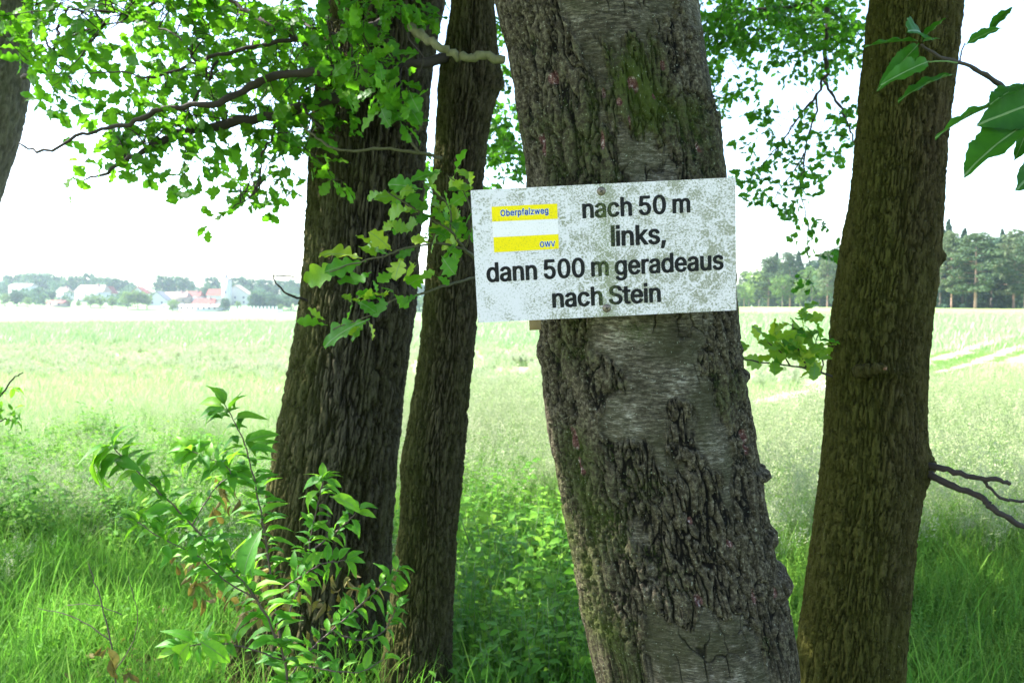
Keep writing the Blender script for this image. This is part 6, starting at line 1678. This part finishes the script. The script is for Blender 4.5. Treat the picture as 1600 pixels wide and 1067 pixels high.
def far_tree(kind, h, seed):
    R = np.random.default_rng(seed)
    tg, cg = Geo(), Geo()
    bend = R.normal(0, .02, 2) * h
    tip = np.array([bend[0], bend[1], h * .97])
    C, Rr = [], []
    if kind == 'pine':
        tg.add(*tube([(0, 0, -.5), (bend[0] * .3, bend[1] * .3, h * .5), tip], h * .017, h * .004, 7, 5))
        lo = R.uniform(.10, .3)
        n = 34
        for i in range(n):
            t = lo + (1 - lo) * (i + R.random()) / n
            a = i * 2.4 + R.uniform(-.5, .5)
            rad = h * .20 * (1 - ((t - lo) / (1 - lo)) ** 2.2 * .85) * R.uniform(.5, 1.1) * (.65 if t < lo + .12 else 1)
            rad *= 1.25
            c = np.array([bend[0] * t + rad * math.cos(a), bend[1] * t + rad * math.sin(a), h * t])
            tg.add(*tube([(bend[0] * t, bend[1] * t, h * (t - .02)), c], h * .004, h * .0015, 3, 1))
            C.append(c); Rr.append([h * .10 * R.uniform(.7, 1.3)] * 2 + [h * .04 * R.uniform(.8, 1.4)])
        V, F = cards(C, Rr, 150, h * .020, R, .5)
        mats = (M_pine, M_pinetrunk)
    elif kind == 'spruce':
        tg.add(*tube([(0, 0, -.5), (0, 0, h * .5), (0, 0, h)], h * .015, h * .002, 6, 4))
        for i in range(64):
            t = .05 + .95 * i / 64
            a = i * 2.4
            rad = h * .17 * (1 - t) ** .8 * R.uniform(.6, 1.15)
            C.append([rad * math.cos(a), rad * math.sin(a), h * t - rad * .35]); Rr.append([h * .05 * (1.2 - t), h * .05 * (1.2 - t), h * .035])
        V, F = cards(C, Rr, 60, h * .020, R, 1.2)
        mats = (M_spruce, M_fartrunk)
    else:
        tg.add(*tube([(0, 0, -.5), (0, 0, h * .3), (bend[0], bend[1], h * .7)], h * .025, h * .006, 7, 4))
        n = 34
        for i in range(n):
            q = unit(R.normal(0, 1, 3)) * R.uniform(.45, 1)
            c = np.array([q[0] * h * .34, q[1] * h * .34, h * .56 + q[2] * h * .36])
            tg.add(*tube([(bend[0] * .5, bend[1] * .5, h * .35), c], h * .006, h * .002, 3, 1))
            C.append(c); Rr.append([h * .13 * R.uniform(.7, 1.3)] * 2 + [h * .10 * R.uniform(.7, 1.3)])
        C.append([0, 0, h * .2]); Rr.append([h * .25, h * .25, h * .16])
        V, F = cards(C, Rr, 46, h * (.050 if kind == 'dark' else .036), R)
        mats = ((M_darkdec if kind == 'dark' else M_decid), M_fartrunk)
    cg.add(V, F)
    return tg.mesh("far_trunk", mats[1]), cg.mesh("far_crown", mats[0], smooth=False)
PROT = {('pine', i): far_tree('pine', 10, 500 + i) for i in range(4)}
PROT.update({('spruce', i): far_tree('spruce', 10, 520 + i) for i in range(2)})
PROT.update({('decid', i): far_tree('decid', 10, 540 + i) for i in range(3)})
PROT.update({('dark', i): far_tree('dark', 10, 560 + i) for i in range(2)})
_first = {}
def plant_tree(kind, px, Y, top, wscale, label, group, nm):
    a = (px - 800) / FPX
    x = a * Y
    z = float(terrain(x, Y))
    ztop = float(P(px, top - (7 if Y < 400 else 5), Y)[2])
    h = max(2.5, ztop - z)
    v = random.randrange({'pine': 4, 'spruce': 2, 'decid': 3, 'dark': 2}[kind])
    key = (kind, v)
    s = h / 10
    if key not in _first:
        e = bpy.data.objects.new(nm, None)
        scene.collection.objects.link(e)
        e["category"] = "tree"
        for n_, me in zip(("trunk", "crown"), PROT[key]):
            o = bpy.data.objects.new(n_, me)
            scene.collection.objects.link(o)
            o.parent = e
        e["label"] = label
        e["group"] = group
        _first[key] = e
    else:
        e = copy_tree(_first[key], (0, 0, 0), 0, (1, 1, 1), label, group)
        e.name = nm
    e.location = (x, Y, z)
    e.rotation_euler = (0, 0, random.uniform(0, 6.28))
    e.scale = (s * wscale, s * wscale, s)
    return e

ORD = ("first second third fourth fifth sixth seventh eighth ninth tenth eleventh twelfth thirteenth fourteenth fifteenth sixteenth seventeenth eighteenth nineteenth twentieth "
       "twenty-first twenty-second twenty-third twenty-fourth twenty-fifth twenty-sixth twenty-seventh twenty-eighth twenty-ninth thirtieth").split()
KW = {'pine': "pine", 'spruce': "dark spruce", 'decid': "pale leafy tree", 'dark': "dark bushy tree"}
def forest(tab, group, fmt, order):
    cnt = {}
    for kind, px, Y, top, ws in tab:
        cnt[kind] = cnt.get(kind, 0) + 1
        plant_tree(kind, px, Y, top, ws, fmt.format(o=ORD[cnt[kind] - 1], k=KW[kind]), group, {'pine': "pine_tree", 'spruce': "spruce_tree"}.get(kind, "deciduous_tree"))
forest([('spruce', 1468, 150, 362, 1.1), ('pine', 1486, 147, 372, .8), ('spruce', 1478, 158, 352, .9), ('pine', 1523, 142, 372, 1.25), ('spruce', 1503, 155, 366, 1.2), ('spruce', 1548, 150, 388, 1.3), ('spruce', 1562, 156, 366, .9), ('pine', 1583, 146, 371, 1.0), ('spruce', 1572, 160, 378, 1.2),
        ('pine', 1600, 140, 378, .9), ('spruce', 1618, 150, 370, 1.2), ('pine', 1645, 146, 365, 1), ('spruce', 1440, 156, 366, 1.2), ('pine', 1420, 160, 370, 1)],
       "trees of the wood right of the straight oak", "{o} {k} from the left in the wood right of the straight oak", 0)
forest([('pine', 1162, 290, 432, 1), ('decid', 1170, 280, 440, .8), ('decid', 1186, 265, 420, 1), ('pine', 1200, 262, 410, 1.2), ('spruce', 1212, 270, 402, 1.2), ('decid', 1222, 240, 430, .9), ('pine', 1234, 250, 404, 1), ('spruce', 1246, 262, 400, 1.2), ('decid', 1250, 230, 440, .7),
        ('decid', 1268, 235, 420, .9), ('spruce', 1280, 240, 404, 1.3), ('pine', 1292, 215, 400, .8), ('dark', 1306, 225, 404, 1), ('pine', 1318, 220, 390, 1), ('spruce', 1338, 220, 390, 1.3), ('pine', 1365, 200, 380, 1), ('decid', 1150, 300, 450, .8), ('dark', 1395, 190, 376, 1)],
       "trees of the wood between sign and straight oak", "{o} {k} from the left in the wood between sign and straight oak", 0)
# deeper rows, read as one mass
def backwood():
    g = Geo()
    R = np.random.default_rng(99)
    C, Rr = [], []
    for _ in range(230):
        px = R.uniform(1150, 1760)
        Y = np.interp(px, [1150, 1330, 1450, 1760], [300, 235, 168, 160]) + R.uniform(0, 25)
        x = (px - 800) / FPX * Y
        z = float(terrain(x, Y))
        hh = float(P(px, np.interp(px, [1150, 1200, 1300, 1450, 1760], [456, 422, 405, 382, 376]), Y)[2]) - z
        for t in np.linspace(.1, 1, 7):
            C.append([x + R.normal(0, .6), Y + R.normal(0, .6), z + hh * t * R.uniform(.85, 1)]); Rr.append([2.4 * (1.15 - t * .7), 2.4, 1.4])
    V, F = cards(C, Rr, 70, .45, R)
    g.add(V, F)
    link("woodland", g.mesh("woodland", M_spruce, smooth=False), kind="stuff", label="dark depth of the wood behind the first trees")
backwood()

def crestwood():
    """continuous wooded slope behind the village roofs"""
    g = Geo()
    R = np.random.default_rng(98)
    C, Rr = [], []
    for _ in range(300):
        px = R.uniform(-120, 760)
        Y = R.choice([470, 520, 580, 610, 630]) + R.uniform(-12, 12)
        top = np.interp(px, [-120, 0, 50, 120, 205, 230, 350, 470, 760], [440, 440, 436, 438, 446, 452, 446, 446, 450]) + R.uniform(0, 9)
        if Y < 560:
            if not (px < 90 or 100 < px < 130 or 176 < px < 205 or 385 < px < 480 or px > 600):
                continue
            top += 18
        x = (px - 800) / FPX * Y
        z = float(terrain(x, Y))
        hh = max(4.5, float(P(px, top, Y)[2]) - z)
        for t in np.linspace(.15, 1, 4):
            C.append([x + R.normal(0, 1.2), Y + R.normal(0, 1.2), z + hh * t * R.uniform(.85, 1)]); Rr.append([4.2 * (1.15 - t * .6), 4, 2.6])
    V, F = cards(C, Rr, 60, .8, R)
    g.add(V, F)
    link("woodland", g.mesh("woodland", M_darkdec, smooth=False), kind="stuff", label="wooded slope rising behind the village roofs")
crestwood()

# ------------------------------------------------------------------ village on the hill
VT = [('decid', 8, 442, 462, 1.3), ('dark', 28, 446, 455, 1.3), ('decid', 44, 438, 468, 1), ('dark', -18, 446, 464, 1.2), ('dark', 62, 470, 452, 1.2), ('dark', 80, 480, 458, 1.2), ('decid', 108, 452, 472, 1), ('decid', 124, 446, 474, 1), ('decid', 142, 450, 462, 1.3), ('decid', 158, 448, 464, 1.2), ('decid', 176, 452, 466, 1.1),
      ('decid', 200, 446, 458, 1.3), ('decid', 216, 448, 456, 1.2), ('decid', 230, 450, 462, 1.0), ('decid', 270, 440, 471, 1.4), ('dark', 352, 446, 469, .9), ('decid', 372, 446, 474, .8), ('dark', 398, 462, 458, 1.3), ('dark', 412, 466, 456, 1.3), ('dark', 426, 462, 460, 1.2), ('decid', 438, 450, 478, .8), ('dark', 455, 462, 462, 1.3), ('dark', 474, 462, 462, 1.3),
      ('dark', 20, 600, 432, 1.4), ('dark', 38, 610, 430, 1.4), ('dark', 54, 600, 428, 1.4), ('dark', 72, 620, 428, 1.4), ('dark', 92, 600, 434, 1.4), ('dark', 108, 590, 434, 1.3), ('dark', 122, 600, 433, 1.2), ('dark', 140, 610, 428, .8), ('dark', 154, 600, 435, 1.2), ('dark', 172, 590, 435, 1.3), ('dark', 188, 595, 438, 1.4), ('dark', 257, 590, 432, 1.2), ('dark', 282, 590, 433, 1.2),
      ('dark', 300, 620, 442, 1), ('dark', 322, 520, 450, 1.1), ('dark', 332, 600, 434, 1), ('dark', 376, 600, 434, 1.2), ('dark', 396, 610, 438, 1.3), ('dark', 414, 600, 438, 1.3), ('dark', 440, 600, 440, 1.4), ('dark', 462, 600, 440, 1.4), ('dark', 480, 600, 440, 1.4), ('dark', -10, 600, 436, 1.4), ('dark', 205, 610, 444, 1.1), ('dark', 500, 600, 442, 1.4), ('dark', 655, 600, 446, 1.3), ('dark', 670, 600, 448, 1.3), ('dark', 645, 470, 462, 1.2), ('decid', 662, 460, 468, 1.2)]
VT = sorted([t for t in VT if t[1] < 470 or t[1] > 600], key=lambda t: t[1])
vcnt = {}
for kind, px, Y, top, ws in VT:
    k = "a" if Y < 456 else ("b" if Y >= 560 else "c")
    if px > 600:
        k = "d"
    vcnt[k] = vcnt.get(k, 0) + 1
    o = ORD[vcnt[k] - 1]
    lab = {"a": "{} tree from the left along the field edge below the village", "b": "{} hazy tree from the left on the hill crest behind the village", "c": "{} tree from the left among the village houses",
           "d": "{} far tree from the left in the gap between the two left oaks"}[k].format(o)
    plant_tree(kind, px, Y, top, ws * .95, lab, {"a": "trees along the village's field edge", "b": "trees on the hill crest", "c": "trees among the village houses", "d": "far trees in the gap between the oaks"}[k], "village_tree")

M_white = simple("white_render", (0.46, 0.45, 0.43), .9, .06, .5)
M_cream = simple("cream_render", (0.30, 0.24, 0.19), .9, .08, .5)
M_redroof = simple("red_roof", (0.20, 0.055, 0.04), .9, .2, 1)
M_brownroof = simple("brown_roof", (0.20, 0.13, 0.11), .9, .2, 1)
M_greyroof = simple("grey_roof", (0.14, 0.14, 0.16), .8, .2, 1)
M_window = simple("dark_window", (0.05, 0.06, 0.08), .3)
M_fence = simple("white_fence", (0.75, 0.75, 0.73), .8, .05)
def house(px, Y, base_py, w_px, wall_top, roof_top, roofmat, wallmat, label, gable=False, nwin=3):
    x = (px - 800) / FPX * Y
    z = float(terrain(x, Y))
    w = w_px / FPX * Y
    zt = float(P(px, wall_top, Y)[2])
    zr = float(P(px, roof_top, Y)[2])
    zt = max(zt, z + 2.4)
    zr = max(zr, zt + 1.5)
    dep = max(8, w * .6)
    e = empty("house", (x, Y, z), label, "house", "village houses")
    if gable:
        V = [(-w / 2, 0, 0), (w / 2, 0, 0), (w / 2, 0, zt - z), (0, 0, zr - z), (-w / 2, 0, zt - z)]
        V2 = [(a, dep, c) for a, b, c in V]
        F = [(0, 1, 2, 3, 4), (9, 8, 7, 6, 5), (0, 4, 9, 5), (1, 6, 7, 2)]
        VV = [(a + x, b + Y, c + z - (1.5 if c == 0 else 0)) for a, b, c in V + V2]
        link("wall", make_mesh("wall", VV, F, wallmat, smooth=False), e)
        t = .35
        ov = .5
        rv, rf = [], []
        for sgn in (-1, 1):
            p0 = np.array([0, -ov, zr - z + .05]); p1 = np.array([sgn * (w / 2 + ov), -ov, zt - z - ov * (zr - zt) / (w / 2) + .05])
            b = len(rv)
            for yy in (0, dep + 2 * ov):
                for q in (p0, p1):
                    rv.append(q + [x, Y + yy, z]); rv.append(q + [x, Y + yy, z + t])
            rf += [(b, b + 2, b + 3, b + 1), (b + 4, b + 5, b + 7, b + 6), (b + 1, b + 3, b + 7, b + 5), (b, b + 4, b + 6, b + 2), (b + 2, b + 6, b + 7, b + 3)]
        link("roof", make_mesh("roof", rv, rf, roofmat, smooth=False), e)
    else:
        v, f = box(x - w / 2, x + w / 2, Y, Y + dep, z - 1.5, zt)
        link("wall", make_mesh("wall", v, f, wallmat, smooth=False), e)
        o = .5
        h = w * .04
        rv = [(x - w / 2 - o, Y - o, zt + .02), (x + w / 2 + o, Y - o, zt + .02), (x + w / 2 + o, Y + dep + o, zt + .02), (x - w / 2 - o, Y + dep + o, zt + .02), (x - w / 2 + h, Y + dep / 2, zr), (x + w / 2 - h, Y + dep / 2, zr)]
        rf = [(0, 1, 5, 4), (2, 3, 4, 5), (1, 2, 5), (3, 0, 4), (3, 2, 1, 0)]
        link("roof", make_mesh("roof", rv, rf, roofmat, smooth=False), e)
        v, f = box(x + w * .2, x + w * .2 + .9, Y + dep * .35, Y + dep * .35 + .9, zt, zr + .9)
        link("chimney", make_mesh("chimney", v, f, M_brownroof, smooth=False), e)
    rows = max(1, int((zt - z) // 2.9))
    me = None
    for r_ in range(rows):
        for k in range(nwin):
            wx = x - w / 2 + w * (k + .5) / nwin
            wz = z + 1.1 + r_ * 2.9
            if me is None:
                v, f = box(-.55, .55, -.04, .06, 0, 1.3)
                me = make_mesh("window", v, f, M_window, smooth=False)
            o = link("window", me, e)
            o.matrix_basis = Matrix.Translation((wx, Y, wz))
house(32, 560, 452, 34, 447, 443, M_cream, M_white, "long pale farmhouse below the crest at the village's left end", nwin=4)
house(140, 490, 470, 44, 456, 445, M_cream, M_white, "wide white house with a hipped roof above the round trees", nwin=4)
house(97, 500, 470, 16, 457, 449, M_cream, M_white, "small white house just left of the wide hipped one", nwin=2)
house(168, 500, 470, 12, 457, 448, M_redroof, M_white, "narrow white house right of the wide hipped one", True, 1)
house(86, 446, 490, 26, 486, 478, M_redroof, M_cream, "low red roofed shed beside the leftmost round trees", nwin=2)
house(216, 520, 470, 22, 458, 449, M_redroof, M_white, "white gabled house behind the tallest round trees", True, 2)
house(246, 480, 478, 30, 469, 456, M_greyroof, M_white, "grey roofed gabled barn left of the church", True, 2)
house(272, 500, 474, 40, 464, 456, M_brownroof, M_cream, "long brown roofed house behind the grey barn", nwin=4)
house(300, 510, 470, 26, 463, 455, M_redroof, M_white, "house with pink red roof left of the church tower", nwin=3)
house(318, 470, 484, 34, 475, 466, M_redroof, M_white, "red roofed row house in front of the church", nwin=4)
house(310, 446, 492, 60, 485, 478, M_cream, M_white, "long low white hall at the field edge", nwin=7)
house(368, 500, 478, 40, 460, 446, M_cream, M_white, "large white gabled hall right of the church tower", True, 3)
house(343, 455, 488, 20, 478, 468, M_cream, M_white, "white gabled cottage below the church tower", True, 2)
house(268, 448, 490, 34, 482, 475, M_greyroof, M_white, "white house half hidden by the greenest round bush", nwin=3)
# church
cx_, cY = (353 - 800) / FPX * 490, 490
cz_ = float(terrain(cx_, cY))
ch = empty("church", (cx_, cY, cz_), "white village church tower with a small dark cap", "church")
tz = float(P(353, 438, cY)[2])
v, f = box(cx_ - 2.2, cx_ + 2.2, cY, cY + 4.4, cz_ - 1, tz)
link("tower", make_mesh("tower", v, f, M_white, smooth=False), ch)
v = [(cx_ - 2.5, cY - .3, tz + .02), (cx_ + 2.5, cY - .3, tz + .02), (cx_ + 2.5, cY + 4.7, tz + .02), (cx_ - 2.5, cY + 4.7, tz + .02), (cx_ - 1, cY + 1.2, tz + 1.6), (cx_ + 1, cY + 1.2, tz + 1.6), (cx_ + 1, cY + 3.2, tz + 1.6), (cx_ - 1, cY + 3.2, tz + 1.6), (cx_, cY + 2.2, tz + 4.6)]
link("cap", make_mesh("cap", v, [(0, 1, 5, 4), (1, 2, 6, 5), (2, 3, 7, 6), (3, 0, 4, 7), (4, 5, 8), (5, 6, 8), (6, 7, 8), (7, 4, 8), (3, 2, 1, 0)], M_greyroof, smooth=False), ch)
nz_ = tz - 6
v = [(cx_ - 12, cY + 1, cz_ - 1), (cx_ - 2.3, cY + 1, cz_ - 1), (cx_ - 2.3, cY + 9, cz_ - 1), (cx_ - 12, cY + 9, cz_ - 1), (cx_ - 12, cY + 1, nz_ - 3), (cx_ - 2.3, cY + 1, nz_ - 3), (cx_ - 2.3, cY + 9, nz_ - 3), (cx_ - 12, cY + 9, nz_ - 3), (cx_ - 12, cY + 5, nz_ + .5), (cx_ - 2.3, cY + 5, nz_ + .5)]
link("nave", make_mesh("nave", v, [(0, 1, 5, 4), (1, 2, 6, 9, 5), (2, 3, 7, 6), (3, 0, 4, 8, 7)], M_white, smooth=False), ch)
v = [(cx_ - 12.3, cY + .5, nz_ - 3.2), (cx_ - 2.2, cY + .5, nz_ - 3.2), (cx_ - 2.2, cY + 5, nz_ + .7), (cx_ - 12.3, cY + 5, nz_ + .7), (cx_ - 12.3, cY + 9.5, nz_ - 3.2), (cx_ - 2.2, cY + 9.5, nz_ - 3.2)]
link("nave_roof", make_mesh("nave_roof", v, [(0, 1, 2, 3), (3, 2, 5, 4)], M_redroof, smooth=False), ch)
for k in range(2):
    v, f = box(cx_ - .4, cx_ + .4, cY - .06, cY + .05, tz - 3 - k * 5, tz - 1.4 - k * 5)
    link("window", make_mesh("window", v, f, M_window, smooth=False), ch)
# white paled fence at the field edge
fz = empty("fence", tuple(P(400, 489, 436)), "white paled fence with rounded posts at the field edge below the village", "fence")
xa, xb = (368 - 800) / FPX * 436, (432 - 800) / FPX * 436
g = Geo()
pm_ = None
for k in range(12):
    xx = xa + (xb - xa) * k / 11
    z = float(terrain(xx, 436))
    if pm_ is None:
        a = np.linspace(0, np.pi, 7)
        pr_ = [(-.45, 0, -.3)] + [(-.45 * math.cos(t), 0, 3.2 + .45 * math.sin(t)) for t in a] + [(.45, 0, -.3)]
        n_ = len(pr_)
        VV = pr_ + [(p[0], .5, p[2]) for p in pr_]
        pm_ = make_mesh("post", VV, [tuple(range(n_)), tuple(reversed(range(n_, 2 * n_)))] + [(i, i + n_, (i + 1) % n_ + n_, (i + 1) % n_) for i in range(n_)], M_fence, smooth=False)
    o = link("post", pm_, fz)
    o.matrix_basis = Matrix.Translation((xx, 436, z))
z = float(terrain((xa + xb) / 2, 436))
v, f = box(xa - 3, xb + 3, 436.6, 436.9, z - .6, z + 1.9)
link("rail", make_mesh("rail", v, f, M_fence, smooth=False), fz)

# ------------------------------------------------------------------ haze
HAZE = 0.0002
v, f = box(-900, 900, -60, 1300, -11, 42)
hz = link("haze", make_mesh("haze", v, f, None, smooth=False), kind="stuff")
hm = bpy.data.materials.new("haze")
hm.use_nodes = True
hm.node_tree.nodes.clear()
ho = hm.node_tree.nodes.new("ShaderNodeOutputMaterial")
hv = hm.node_tree.nodes.new("ShaderNodeVolumePrincipled")
hv.inputs["Color"].default_value = (.72, .84, 1.0, 1)
hv.inputs["Density"].default_value = HAZE
hv.inputs["Anisotropy"].default_value = .3
hm.node_tree.links.new(hv.outputs[0], ho.inputs["Volume"])
hz.data.materials.append(hm)
